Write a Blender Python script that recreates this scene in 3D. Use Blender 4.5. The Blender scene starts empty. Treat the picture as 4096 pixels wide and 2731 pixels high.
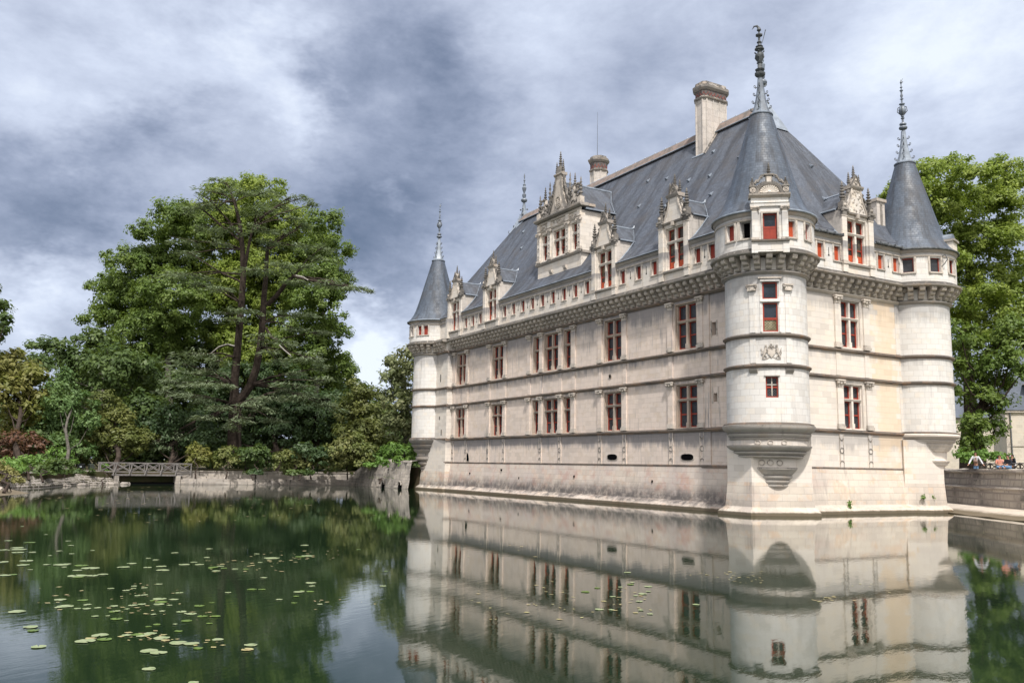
import bpy, math, random
import numpy as np
from mathutils import Matrix, Vector
rad = math.radians
C = bpy.context.scene.collection
random.seed(7)
RNG = np.random.default_rng(11)

# ------------------------------------------------------------------ camera frame (solved from the photograph)
CAM = np.array([37.5236, -38.9066, 2.6044])
FPX = 3478.6
YAW, PITCH, ROLL = rad(-60.132), rad(8.105), rad(1.018)
_f = np.array([math.cos(PITCH)*math.sin(YAW), math.cos(PITCH)*math.cos(YAW), math.sin(PITCH)])
_r = np.array([math.cos(YAW), -math.sin(YAW), 0.0])
_u = np.cross(_r, _f)
_r2 = math.cos(ROLL)*_r + math.sin(ROLL)*_u
_u2 = -math.sin(ROLL)*_r + math.cos(ROLL)*_u
def ray(px, py):
    return _f + _r2*(px-2048)/FPX - _u2*(py-1365.5)/FPX
def on_water(px, py, z=0.0):
    d = ray(px, py); t = (z-CAM[2])/d[2]; return CAM + t*d
def at(px, py, dist):              # point at a given distance along the view
    return CAM + ray(px, py)*dist

# ------------------------------------------------------------------ materials
MATS = {}
def nodes_of(name):
    m = bpy.data.materials.new(name); m.use_nodes = True
    nt = m.node_tree; nt.nodes.clear()
    out = nt.nodes.new('ShaderNodeOutputMaterial'); MATS[name] = m
    return m, nt, out
class G:
    """tiny node helper"""
    def __init__(s, nt): s.nt = nt
    def n(s, t, **kw):
        x = s.nt.nodes.new(t)
        for k, v in kw.items(): setattr(x, k, v)
        return x
    def l(s, a, b): s.nt.links.new(a, b)
    def math(s, op, a, b=None, c=None, clamp=False):
        x = s.n('ShaderNodeMath', operation=op, use_clamp=clamp)
        for i, v in enumerate((a, b, c)):
            if v is None: continue
            if isinstance(v, (int, float)): x.inputs[i].default_value = v
            else: s.l(v, x.inputs[i])
        return x.outputs[0]
    def mix(s, fac, a, b, mode='MIX'):
        x = s.n('ShaderNodeMix', data_type='RGBA', blend_type=mode)
        for i, v in ((0, fac), (6, a), (7, b)):
            if isinstance(v, (int, float)): x.inputs[i].default_value = v
            elif isinstance(v, tuple): x.inputs[i].default_value = (*v[:3], 1)
            else: s.l(v, x.inputs[i])
        return x.outputs[2]
    def noise(s, vec, scale, detail=4, rough=.55, dist=0.0):
        x = s.n('ShaderNodeTexNoise'); x.inputs['Scale'].default_value = scale
        x.inputs['Detail'].default_value = detail; x.inputs['Roughness'].default_value = rough
        x.inputs['Distortion'].default_value = dist
        if vec is not None: s.l(vec, x.inputs['Vector'])
        return x.outputs['Fac']
    def scl(s, vec, sc):
        x = s.n('ShaderNodeMapping'); x.inputs['Scale'].default_value = sc; s.l(vec, x.inputs['Vector']); return x.outputs[0]
    def ramp(s, fac, stops):
        x = s.n('ShaderNodeValToRGB'); cr = x.color_ramp
        while len(cr.elements) < len(stops): cr.elements.new(.5)
        for e, (p, c) in zip(cr.elements, stops):
            e.position = p; e.color = (*c, 1) if isinstance(c, tuple) else (c, c, c, 1)
        s.l(fac, x.inputs[0]); return x.outputs[0]
    def mrange(s, v, a, b, c=0., d=1., smooth=True):
        x = s.n('ShaderNodeMapRange', interpolation_type='SMOOTHSTEP' if smooth else 'LINEAR')
        s.l(v, x.inputs[0])
        for i, k in enumerate((a, b, c, d)): x.inputs[i+1].default_value = k
        return x.outputs[0]
    def bsdf(s, out, col, rough=.8, bump=None, bs=.3, bd=.02, spec=.3, metal=0.):
        p = s.n('ShaderNodeBsdfPrincipled')
        if isinstance(col, tuple): p.inputs['Base Color'].default_value = (*col, 1)
        else: s.l(col, p.inputs['Base Color'])
        if isinstance(rough, float): p.inputs['Roughness'].default_value = rough
        else: s.l(rough, p.inputs['Roughness'])
        p.inputs['Specular IOR Level'].default_value = spec; p.inputs['Metallic'].default_value = metal
        if bump is not None:
            b = s.n('ShaderNodeBump'); b.inputs['Strength'].default_value = bs; b.inputs['Distance'].default_value = bd
            s.l(bump, b.inputs['Height']); s.l(b.outputs[0], p.inputs['Normal'])
        s.l(p.outputs[0], out.inputs[0]); return p

def stone(name, base, alt, warm, row=.34, wid=.66, joint=.5, grime=.35, grimecol=(.16,.15,.15), zdark=None, patch=.5, streak=.5, weather=0.0, mortar=.009, under=0., yellow=0.):
    m, nt, out = nodes_of(name); g = G(nt)
    uv = g.n('ShaderNodeUVMap').outputs[0]; pos = g.n('ShaderNodeNewGeometry').outputs['Position']
    br = g.n('ShaderNodeTexBrick'); g.l(uv, br.inputs['Vector'])
    br.inputs['Scale'].default_value = 1; br.inputs['Brick Width'].default_value = wid; br.inputs['Row Height'].default_value = row
    br.inputs['Mortar Size'].default_value = mortar; br.inputs['Mortar Smooth'].default_value = .2; br.inputs['Bias'].default_value = 0
    br.inputs['Color1'].default_value = (0,0,0,1); br.inputs['Color2'].default_value = (1,1,1,1); br.inputs['Mortar'].default_value = (.5,.5,.5,1)
    big = g.noise(pos, .35, 5, .6); mid = g.noise(pos, 1.7, 6, .65); fine = g.noise(pos, 14, 5, .7)
    col = g.mix(g.mrange(big, .38, .66), base, alt)
    col = g.mix(g.math('MULTIPLY', g.mrange(g.math('ADD', g.math('MULTIPLY', br.outputs['Color'], .45), mid), .75, .98), patch), col, warm)
    # lighter / darker single blocks
    col = g.mix(g.math('MULTIPLY', g.math('SUBTRACT', br.outputs['Color'], .5), .22), col, (.9,.88,.85))
    col = g.mix(g.math('MULTIPLY', g.mrange(br.outputs['Color'], .35, .0, 0, 1), .24), col, (.36,.31,.26))
    # rain streaks, stretched along z
    st = g.noise(g.scl(pos, (2.6, 2.6, .22)), 1.3, 6, .65)
    s1 = g.math('MULTIPLY', g.mrange(st, .52, .74), streak)
    s2 = g.math('MULTIPLY', g.mrange(g.noise(pos, .22, 3, .5), .4, .62), s1)
    col = g.mix(g.math('MULTIPLY', s2, grime*1.6, clamp=True), col, grimecol)
    col = g.mix(g.math('MULTIPLY', g.mrange(fine, .55, .8), .22), col, grimecol)
    col = g.mix(g.math('MULTIPLY', br.outputs['Fac'], joint), col, (.3,.27,.25))
    if weather:
        sep = g.n('ShaderNodeSeparateXYZ'); g.l(g.n('ShaderNodeNewGeometry').outputs['Normal'], sep.inputs[0])
        k = g.math('ADD', g.math('MULTIPLY', sep.outputs[2], .28), g.noise(pos, 3.1, 6, .7))
        col = g.mix(g.math('MULTIPLY', g.mrange(k, .5, .68), weather), col, (.075,.07,.066))
    sp = g.n('ShaderNodeSeparateXYZ'); g.l(pos, sp.inputs[0])
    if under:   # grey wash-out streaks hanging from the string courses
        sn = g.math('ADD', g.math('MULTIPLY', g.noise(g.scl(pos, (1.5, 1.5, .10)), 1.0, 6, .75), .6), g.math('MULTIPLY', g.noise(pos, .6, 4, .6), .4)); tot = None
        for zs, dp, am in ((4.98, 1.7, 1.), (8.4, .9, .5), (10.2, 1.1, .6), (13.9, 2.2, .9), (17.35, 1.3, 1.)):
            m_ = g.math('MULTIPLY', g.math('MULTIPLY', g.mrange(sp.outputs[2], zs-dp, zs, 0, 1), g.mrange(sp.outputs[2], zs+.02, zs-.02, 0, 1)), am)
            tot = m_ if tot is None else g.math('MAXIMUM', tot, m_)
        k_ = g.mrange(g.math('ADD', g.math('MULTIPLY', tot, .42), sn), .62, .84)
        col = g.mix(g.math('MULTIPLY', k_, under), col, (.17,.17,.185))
    if yellow:   # bays of newer yellow stone
        yy = g.math('ADD', sp.outputs[1], g.math('MULTIPLY', g.math('SUBTRACT', br.outputs['Color'], .5), 1.3))
        bay = g.math('MULTIPLY', g.mrange(yy, 10.1, 10.5), g.mrange(yy, 12.75, 12.55))
        bay = g.math('MULTIPLY', bay, g.mrange(g.noise(pos, .55, 3, .5), .36, .5, .15, 1.))
        col = g.mix(g.math('MULTIPLY', bay, yellow), col, (.70,.50,.29))
    if zdark:
        z0, z1 = zdark
        zz = g.math('ADD', sp.outputs[2], g.math('MULTIPLY', g.math('SUBTRACT', g.noise(pos, .9, 6, .7), .5), 1.1))
        band = g.math('MULTIPLY', g.mrange(zz, z0-.25, z0+.1), g.mrange(zz, z1+.7, z1-.5))
        speck = g.mrange(g.noise(pos, 2.2, 8, .7), .28, .6, .35, .9)
        # the dark tide mark is strong on the long wall, faint on the end wall (x > -1)
        side = g.mrange(sp.outputs[0], -2.5, 0.5, 1, .32)
        col = g.mix(g.math('MULTIPLY', g.math('MULTIPLY', band, speck), side), col, (.085,.078,.078))
        pink = g.math('MULTIPLY', g.math('MULTIPLY', g.mrange(zz, 0.7, 1.3), side), g.mrange(g.noise(pos, .8, 6, .7), .5, .66))
        col = g.mix(g.math('MULTIPLY', pink, .38), col, (.42,.2,.16))
        foot = g.mrange(g.math('ADD', sp.outputs[2], g.math('MULTIPLY', g.noise(pos, 3, 4, .6), .14)), .36, .2)
        col = g.mix(g.math('MULTIPLY', foot, .85), col, (.075,.055,.025))
    h = g.math('SUBTRACT', g.math('MULTIPLY', fine, .5), g.math('MULTIPLY', br.outputs['Fac'], .8))
    g.bsdf(out, col, .88, h, .55, .02, .2)
    return m

stone('stone_pale', (.72,.655,.585), (.63,.59,.545), (.60,.47,.32), joint=.32, grime=.3, patch=.35, under=.7)
stone('stone_facade', (.725,.61,.53), (.64,.55,.49), (.52,.40,.29), joint=.3, grime=.7, grimecol=(.2,.2,.215), patch=.5, streak=.9, under=.75)
stone('stone_end', (.71,.645,.575), (.66,.605,.55), (.66,.50,.30), joint=.2, grime=.25, grimecol=(.33,.33,.37), patch=.2, row=.36, wid=.8, under=.4, yellow=.42)
stone('stone_foot', (.48,.44,.40), (.36,.335,.31), (.38,.29,.21), joint=.1, grime=.8, weather=.8, patch=.5)
stone('stone_mullion', (.46,.37,.30), (.36,.31,.27), (.42,.3,.2), joint=.1, grime=.6, patch=.5)
stone('stone_turret', (.69,.668,.64), (.64,.62,.595), (.6,.5,.38), joint=.42, grime=.5, patch=.35, row=.36, wid=.62, under=.45)
stone('stone_plinth', (.60,.52,.45), (.52,.45,.41), (.5,.34,.24), joint=.55, grime=.5, patch=.5, zdark=(.42,1.15), row=.4, wid=.85)
stone('stone_foundation', (.64,.57,.49), (.52,.46,.41), (.58,.42,.29), joint=.6, grime=.7, grimecol=(.2,.18,.17), patch=.7, zdark=(.42,.8), row=.42, wid=.95)
stone('stone_mould', (.40,.36,.32), (.27,.25,.235), (.36,.25,.16), joint=.1, grime=.8, weather=.95, patch=.5)
stone('stone_string', (.23,.185,.15), (.14,.12,.108), (.3,.16,.08), joint=.05, grime=.7, weather=.7, patch=.7)
stone('stone_carved', (.60,.535,.47), (.44,.395,.35), (.44,.34,.25), joint=0., grime=.9, weather=.7, patch=.3)
stone('stone_pinnacle', (.24,.22,.20), (.12,.112,.105), (.22,.18,.14), joint=0., grime=.9, weather=.9, patch=.3)
stone('stone_chimney', (.56,.51,.47), (.44,.41,.38), (.5,.42,.33), joint=.5, grime=.9, weather=.25, patch=.3, row=.5, wid=.7)
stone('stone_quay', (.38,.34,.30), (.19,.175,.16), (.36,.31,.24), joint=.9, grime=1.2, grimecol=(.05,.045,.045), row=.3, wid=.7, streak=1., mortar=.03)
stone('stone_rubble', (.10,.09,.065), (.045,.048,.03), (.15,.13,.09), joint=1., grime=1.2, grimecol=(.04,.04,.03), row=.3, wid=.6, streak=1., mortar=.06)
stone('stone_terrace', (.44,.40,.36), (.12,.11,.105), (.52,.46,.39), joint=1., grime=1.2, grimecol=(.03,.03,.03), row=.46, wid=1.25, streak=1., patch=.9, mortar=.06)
stone('stone_house', (.66,.59,.50), (.6,.55,.48), (.6,.5,.4), joint=.1, grime=.15)
stone('stone_ledge', (.60,.53,.45), (.5,.44,.38), (.5,.4,.3), joint=.05, grime=.5, zdark=(-3,-2))

def slate(name, base, alt, warm):
    m, nt, out = nodes_of(name); g = G(nt)
    uv = g.n('ShaderNodeUVMap').outputs[0]; pos = g.n('ShaderNodeNewGeometry').outputs['Position']
    br = g.n('ShaderNodeTexBrick'); g.l(uv, br.inputs['Vector'])
    br.inputs['Scale'].default_value = 1; br.inputs['Brick Width'].default_value = .26; br.inputs['Row Height'].default_value = .17
    br.inputs['Mortar Size'].default_value = .012; br.inputs['Mortar Smooth'].default_value = .4
    br.inputs['Color1'].default_value = (0,0,0,1); br.inputs['Color2'].default_value = (1,1,1,1); br.inputs['Mortar'].default_value = (.4,.4,.4,1)
    col = g.mix(br.outputs['Color'], base, alt)
    sp = g.n('ShaderNodeSeparateXYZ'); g.l(uv, sp.inputs[0])
    cmb = g.n('ShaderNodeCombineXYZ'); g.l(g.math('MULTIPLY', sp.outputs[0], 1.1), cmb.inputs[0]); g.l(g.math('MULTIPLY', sp.outputs[1], .13), cmb.inputs[1])
    st = g.noise(cmb.outputs[0], 1.0, 6, .7)
    col = g.mix(g.mrange(st, .44, .62, 0, .8), col, (.03,.033,.042))
    col = g.mix(g.mrange(g.noise(pos, .5, 5, .65), .45, .7, 0, .6), col, warm)
    col = g.mix(g.mrange(g.noise(pos, 2.5, 5, .7), .60, .74, 0, .35), col, (.17,.19,.22))
    col = g.mix(g.math('MULTIPLY', br.outputs['Fac'], .5), col, (.02,.022,.028))
    h = g.math('ADD', g.math('MULTIPLY', br.outputs['Fac'], -1.), g.math('MULTIPLY', br.outputs['Color'], .7))
    ro = g.mrange(g.noise(pos, 1.5, 4, .6), .3, .7, .46, .7)
    g.bsdf(out, col, ro, h, .4, .015, .5)
slate('slate', (.062,.073,.096), (.098,.113,.143), (.075,.07,.07))
slate('slate_cone', (.064,.083,.115), (.094,.118,.158), (.072,.072,.08))

def plain(name, col, rough=.7, var=.25, vs=3., spec=.3, metal=0., bs=.3, bscale=20., alt=None):
    m, nt, out = nodes_of(name); g = G(nt)
    pos = g.n('ShaderNodeNewGeometry').outputs['Position']
    alt = alt or tuple(c*(1-var) for c in col)
    c = g.mix(g.mrange(g.noise(pos, vs, 6, .65), .35, .65), col, alt)
    g.bsdf(out, c, rough, g.noise(pos, bscale, 5, .6), bs, .01, spec, metal)
plain('slate_far', (.13,.15,.19), .8, .3, .6)
plain('lead', (.20,.235,.285), .45, .35, 1.5, .5, alt=(.11,.125,.15))
plain('lead_light', (.29,.335,.40), .4, .35, 1.5, .5)
plain('lead_dark', (.045,.05,.055), .55, .4, 4, alt=(.15,.16,.17))
plain('ridge_tile', (.25,.19,.165), .85, .4, 2, alt=(.14,.125,.115))
plain('paint_red', (.31,.045,.025), .45, .25, 2.)
plain('shutter_red', (.27,.036,.022), .5, .3, 1.2)
plain('shutter_orange', (.46,.075,.025), .5, .2, 1.2)
plain('brick_red', (.32,.085,.07), .85, .4, 6)
plain('brick_lattice', (.16,.14,.135), .85, .4, 6)
plain('black_void', (.006,.006,.007), 1., .2, 2, 0.)
plain('bark', (.065,.05,.042), .95, .5, 2.5, .1, bs=1., bscale=7.)
plain('bark_pale', (.12,.11,.095), .9, .5, 2.5, .1, bs=.8, bscale=7.)
plain('timber_grey', (.20,.185,.18), .85, .35, 5.)
plain('timber_dark', (.12,.105,.095), .9, .35, 5.)
plain('soil', (.10,.075,.05), 1., .5, .6, .05, alt=(.05,.06,.025))
plain('grass_mat', (.07,.10,.03), 1., .5, .5, .05, alt=(.12,.10,.05))
plain('pond_bed', (.03,.035,.02), 1., .4, .5, .05)
plain('lamp_black', (.015,.017,.018), .5, .3, 4)
plain('lamp_green', (.05,.06,.05), .6, .3, 4)
plain('lamp_glass', (.5,.55,.6), .1, .1, 4, 1.)
plain('pad_green', (.20,.26,.12), .4, .35, 9., .4, alt=(.28,.31,.18))
plain('dead_wood', (.36,.34,.31), .9, .3, 4.)
plain('pad_yellow', (.34,.33,.15), .45, .35, 9., .5, alt=(.3,.22,.11))
plain('pad_deep', (.12,.19,.03), .4, .35, 9., .5)
plain('skin', (.46,.25,.17), .6, .1, 3.)
plain('hair_brown', (.05,.028,.016), .8, .3, 20.)
plain('hair_dark', (.015,.012,.01), .8, .3, 20.)
plain('cloth_white', (.62,.63,.68), .9, .12, 6.)
plain('cloth_blue', (.02,.17,.42), .9, .15, 6.)
plain('cloth_denim', (.13,.24,.40), .9, .25, 6.)
plain('cloth_dark', (.02,.022,.03), .9, .2, 6.)
plain('cloth_coral', (.62,.22,.15), .9, .2, 10., alt=(.5,.3,.25))
plain('cloth_tan', (.23,.15,.12), .85, .2, 6.)
plain('house_glass', (.10,.13,.17), .15, .3, 2., .8)
plain('paint_white', (.68,.68,.66), .6, .1, 3.)

def glass_mat(name, dark, lit, lead, scale=7., amber=0.):
    m, nt, out = nodes_of(name); g = G(nt)
    uv = g.n('ShaderNodeUVMap').outputs[0]; pos = g.n('ShaderNodeNewGeometry').outputs['Position']
    sp = g.n('ShaderNodeSeparateXYZ'); g.l(uv, sp.inputs[0])
    a = g.math('MULTIPLY', g.math('ADD', sp.outputs[0], sp.outputs[1]), scale)
    b = g.math('MULTIPLY', g.math('SUBTRACT', sp.outputs[0], sp.outputs[1]), scale)
    fa = g.math('ABSOLUTE', g.math('SUBTRACT', g.math('FRACT', a), .5)); fb = g.math('ABSOLUTE', g.math('SUBTRACT', g.math('FRACT', b), .5))
    lat = g.mrange(g.math('MAXIMUM', fa, fb), .40, .47)
    c = g.mix(g.mrange(g.noise(pos, 1.3, 4, .6), .4, .65), dark, lit)
    if amber: c = g.mix(g.mrange(g.noise(pos, 2.3, 5, .7), .5, .6, 0, amber), c, (.22,.15,.06))
    c = g.mix(lat, c, lead)
    g.bsdf(out, c, g.math('ADD', g.math('MULTIPLY', lat, .4), .22), g.noise(pos, 9, 3, .5), .25, .02, .28)
glass_mat('glass', (.012,.013,.017), (.04,.04,.045), (.075,.08,.09))
glass_mat('glass_dormer', (.03,.025,.022), (.12,.10,.075), (.03,.03,.035), amber=.6)
glass_mat('glass_turret', (.012,.02,.032), (.03,.042,.062), (.012,.013,.016), 5.5)
glass_mat('glass_amber', (.13,.11,.06), (.36,.33,.22), (.03,.03,.03), 6., amber=.5)

def leaf(name, col, alt, back, trans=.35, rough=.5, spec=.35, vs=.35):
    m, nt, out = nodes_of(name); g = G(nt)
    pos = g.n('ShaderNodeNewGeometry').outputs['Position']
    isl = g.n('ShaderNodeNewGeometry').outputs['Random Per Island']
    c = g.mix(g.mrange(g.noise(pos, vs, 4, .6), .38, .62), col, alt)
    c = g.mix(g.math('MULTIPLY', isl, .55), c, back)
    p = g.n('ShaderNodeBsdfPrincipled'); g.l(c, p.inputs['Base Color']); p.inputs['Roughness'].default_value = rough
    p.inputs['Specular IOR Level'].default_value = spec
    t = g.n('ShaderNodeBsdfTranslucent'); g.l(g.mix(.35, c, (.22,.30,.02)), t.inputs[0])
    mx = g.n('ShaderNodeMixShader'); mx.inputs[0].default_value = trans
    g.l(p.outputs[0], mx.inputs[1]); g.l(t.outputs[0], mx.inputs[2]); g.l(mx.outputs[0], out.inputs[0])
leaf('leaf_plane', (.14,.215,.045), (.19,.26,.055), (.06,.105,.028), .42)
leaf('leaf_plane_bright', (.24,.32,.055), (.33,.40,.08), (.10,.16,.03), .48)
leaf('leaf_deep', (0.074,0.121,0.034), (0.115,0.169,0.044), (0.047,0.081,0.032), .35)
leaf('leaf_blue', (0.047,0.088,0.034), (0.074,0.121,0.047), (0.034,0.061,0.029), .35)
leaf('leaf_cedar', (.18,.23,.135), (.23,.27,.175), (.11,.15,.085), .3, .7, .2)
leaf('leaf_yew', (0.114,0.138,0.033), (0.168,0.180,0.050), (0.060,0.078,0.022), .3)
leaf('leaf_soft', (0.102,0.180,0.055), (0.156,0.240,0.077), (0.060,0.120,0.044), .35)
leaf('leaf_yellow', (.20,.21,.05), (.26,.24,.08), (.10,.13,.03), .4)
leaf('leaf_straw', (.34,.31,.13), (.28,.28,.1), (.22,.18,.08), .4)
leaf('leaf_red', (.14,.06,.04), (.18,.085,.055), (.08,.06,.03), .3)
leaf('leaf_rhodo', (.14,.17,.045), (.20,.20,.07), (.07,.10,.03), .25)
leaf('leaf_fresh', (0.144,0.264,0.055), (0.204,0.336,0.077), (0.084,0.168,0.039), .4)
leaf('leaf_pale', (0.192,0.216,0.099), (0.264,0.264,0.132), (0.096,0.132,0.055), .35)

def water_mat():
    m, nt, out = nodes_of('pond_water'); g = G(nt)
    pos = g.n('ShaderNodeNewGeometry').outputs['Position']
    # ripples run across the line of sight: long in the picture's horizontal, short along the view
    mp = g.n('ShaderNodeMapping'); mp.inputs['Rotation'].default_value = (0, 0, rad(-30)); g.l(pos, mp.inputs['Vector'])
    a = g.noise(g.scl(mp.outputs[0], (1.9, .55, 1)), 2.6, 4, .6)
    b = g.noise(g.scl(mp.outputs[0], (.55, .2, 1)), .8, 3, .5)
    calm = g.mrange(g.noise(pos, .06, 3, .5), .35, .65, .35, 1.)
    h = g.math('ADD', g.math('MULTIPLY', g.math('MULTIPLY', a, .0038), calm), g.math('MULTIPLY', b, .004))
    bp = g.n('ShaderNodeBump'); bp.inputs['Strength'].default_value = .5; bp.inputs['Distance'].default_value = 1.; g.l(h, bp.inputs['Height'])
    col = g.mix(g.mrange(g.noise(pos, .12, 4, .6), .35, .65), (.010,.021,.010), (.014,.027,.013))
    p = g.n('ShaderNodeBsdfPrincipled'); g.l(col, p.inputs['Base Color']); p.inputs['Roughness'].default_value = .025
    p.inputs['IOR'].default_value = 1.58; p.inputs['Specular IOR Level'].default_value = .5
    g.l(bp.outputs[0], p.inputs['Normal']); g.l(p.outputs[0], out.inputs[0])
water_mat()

# ------------------------------------------------------------------ mesh builder
class Fr:
    """local frame: u to the right as seen from outside, w outward, z up"""
    def __init__(s, o, ang):           # ang: direction of the outward normal in the xy plane
        s.o = o; s.w = (math.cos(ang), math.sin(ang)); s.u = (-math.sin(ang), math.cos(ang))
    def __call__(s, u, w, z): return (s.o[0]+s.u[0]*u+s.w[0]*w, s.o[1]+s.u[1]*u+s.w[1]*w, z)
class MB:
    def __init__(s): s.v=[]; s.f=[]; s.m=[]; s.c=[]; s.mats=[]
    def mi(s, mat):
        if mat not in s.mats: s.mats.append(mat)
        return s.mats.index(mat)
    def add(s, vs, fs, mat, cyl=None):
        k = len(s.v); s.v += [tuple(map(float, p)) for p in vs]; i = s.mi(mat)
        for f in fs: s.f.append(tuple(k+a for a in f)); s.m.append(i); s.c.append(cyl)
    def box(s, fr, u0, u1, w0, w1, z0, z1, mat, t=0.0):
        """t: inset of the top"""
        vs = [fr(u0,w0,z0),fr(u1,w0,z0),fr(u1,w1,z0),fr(u0,w1,z0),fr(u0+t,w0+t,z1),fr(u1-t,w0+t,z1),fr(u1-t,w1-t,z1),fr(u0+t,w1-t,z1)]
        s.add(vs, [(0,1,2,3),(4,5,6,7),(0,1,5,4),(1,2,6,5),(2,3,7,6),(3,0,4,7)], mat)
    def prof(s, fr, u0, u1, pts, mat):  # profile (w,z) extruded along u
        n = len(pts); vs = [fr(u0,w,z) for w,z in pts]+[fr(u1,w,z) for w,z in pts]
        s.add(vs, [(i,(i+1)%n,n+(i+1)%n,n+i) for i in range(n)]+[tuple(range(n)),tuple(range(n,2*n))], mat)
    def slab(s, fr, pts, w0, w1, mat):  # outline (u,z) given thickness
        n = len(pts); vs = [fr(u,w0,z) for u,z in pts]+[fr(u,w1,z) for u,z in pts]
        s.add(vs, [(i,(i+1)%n,n+(i+1)%n,n+i) for i in range(n)]+[tuple(range(n)),tuple(range(n,2*n))], mat)
    def lathe(s, cx, cy, pts, mat, seg=48, a0=0., a1=2*math.pi, fr=None):
        full = abs(a1-a0-2*math.pi) < 1e-6; n = seg if full else seg+1
        vs = []
        for r, z in pts:
            for i in range(n):
                a = a0+(a1-a0)*i/seg; vs.append((cx+r*math.cos(a), cy+r*math.sin(a), z))
        if fr: vs = [fr(x, y, z) for x, y, z in vs]
        fs = []
        for j in range(len(pts)-1):
            for i in range(seg):
                i2 = (i+1) % n; fs.append((j*n+i, j*n+i2, (j+1)*n+i2, (j+1)*n+i))
        s.add(vs, fs, mat, None if fr else (cx, cy))
    def tube(s, pts, rs, mat, seg=8):
        pts = [np.array(p, float) for p in pts]; vs = []; n = len(pts)
        if isinstance(rs, (int, float)): rs = [rs]*n
        ref = None
        for i, p in enumerate(pts):
            d = pts[min(i+1, n-1)]-pts[max(i-1, 0)]; d /= np.linalg.norm(d)+1e-9
            if ref is None: ref = np.cross(d, [0.3, .8, .52]); ref /= np.linalg.norm(ref)
            e1 = ref-d*(ref@d); e1 /= np.linalg.norm(e1)+1e-9; ref = e1; e2 = np.cross(d, e1)
            for k in range(seg):
                a = 2*math.pi*k/seg; vs.append(p+rs[i]*(math.cos(a)*e1+math.sin(a)*e2))
        fs = [(i*seg+k, i*seg+(k+1)%seg, (i+1)*seg+(k+1)%seg, (i+1)*seg+k) for i in range(n-1) for k in range(seg)]
        fs += [tuple(range(seg)), tuple(range((n-1)*seg, n*seg))]
        s.add(vs, fs, mat)
    def ball(s, c, r, mat, seg=8, rz=None):
        rz = rz or r
        s.lathe(c[0], c[1], [(max(.001, r*math.sin(t)), c[2]-rz*math.cos(t)) for t in np.linspace(0, math.pi, seg//2+2)], mat, seg)
    def holes(s, mp, u0, u1, z0, z1, holes, mat, du=99., dz=99., cyl=None):
        """sheet with rectangular openings and their reveals; mp(u,w,z)"""
        us = {u0, u1}; zs = {z0, z1}
        for h in holes: us |= {h[0], h[1]}; zs |= {h[2], h[3]}
        def fill(a, d):
            a = sorted(a); o = []
            for p, q in zip(a, a[1:]):
                n = max(1, math.ceil((q-p)/d)); o += [p+(q-p)*i/n for i in range(n)]
            return o+[a[-1]]
        us = fill(us, du); zs = fill(zs, dz); nu = len(us)
        vs = [mp(u, 0, z) for z in zs for u in us]; fs = []
        for j in range(len(zs)-1):
            for i in range(nu-1):
                cu = (us[i]+us[i+1])/2; cz = (zs[j]+zs[j+1])/2
                if any(h[0] < cu < h[1] and h[2] < cz < h[3] for h in holes): continue
                fs.append((j*nu+i, j*nu+i+1, (j+1)*nu+i+1, (j+1)*nu+i))
        s.add(vs, fs, mat, cyl)
        for h in holes:
            a, b, c, d = h[:4]; dp = h[4] if len(h) > 4 else .38
            q = [(a,c),(b,c),(b,d),(a,d)]
            vs = [mp(x,0,z) for x,z in q]+[mp(x,-dp,z) for x,z in q]
            s.add(vs, [(i,(i+1)%4,4+(i+1)%4,4+i) for i in range(4)], mat)
    def build(s, name, parent=None, smooth=None, recalc=True):
        me = bpy.data.meshes.new(name); me.from_pydata(s.v, [], s.f)
        for k in s.mats: me.materials.append(MATS[k])
        me.polygons.foreach_set('material_index', s.m)
        uvl = me.uv_layers.new(name='UVMap'); V = s.v; uv = np.zeros((len(me.loops), 2)); li = 0
        for f, c in zip(s.f, s.c):
            P = [V[i] for i in f]
            if c is not None:
                A = [math.atan2(p[1]-c[1], p[0]-c[0]) for p in P]
                if max(A)-min(A) > math.pi: A = [a+2*math.pi if a < 0 else a for a in A]
                R = max(math.hypot(p[0]-c[0], p[1]-c[1]) for p in P)
                R = max(1., round(R*2)/2)
                for k, p in enumerate(P): uv[li+k] = (A[k]*R, p[2])
            else:
                a = np.subtract(P[1], P[0]); b = np.subtract(P[2], P[1] if len(P) < 4 else P[0]); n = np.cross(a, b); L = np.linalg.norm(n)
                n = n/L if L > 1e-12 else np.array([0,0,1.])
                if abs(n[2]) > .93:
                    for k, p in enumerate(P): uv[li+k] = (p[0], p[1])
                else:
                    t = np.array([-n[1], n[0]]); t /= np.linalg.norm(t)
                    if (t[0]+t[1]*.3) < 0: t = -t
                    sl = math.sqrt(max(1e-4, 1-n[2]**2))
                    for k, p in enumerate(P): uv[li+k] = (p[0]*t[0]+p[1]*t[1], p[2]/sl)
            li += len(f)
        uvl.data.foreach_set('uv', uv.ravel())
        if recalc:
            import bmesh
            bm = bmesh.new(); bm.from_mesh(me); bmesh.ops.recalc_face_normals(bm, faces=bm.faces); bm.to_mesh(me); bm.free()
        if smooth is not None:
            me.polygons.foreach_set('use_smooth', [True]*len(me.polygons)); me.set_sharp_from_angle(angle=rad(smooth))
        me.update()
        o = bpy.data.objects.new(name, me); C.objects.link(o)
        if parent is not None: o.parent = parent
        return o
def tag(o, label=None, cat=None, group=None, kind=None):
    for k, v in (('label', label), ('category', cat), ('group', group), ('kind', kind)):
        if v: o[k] = v
    return o
def empty(name, loc=(0,0,0), parent=None, label=None, cat=None, group=None):
    o = bpy.data.objects.new(name, None); C.objects.link(o); o.location = loc
    if parent is not None: o.parent = parent
    return tag(o, label, cat, group)
def settle(root):
    """things built in world coordinates under an Empty that stands at their base"""
    loc = Vector(root.location)
    for ch in root.children: ch.location = Vector(ch.location)-loc
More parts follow.
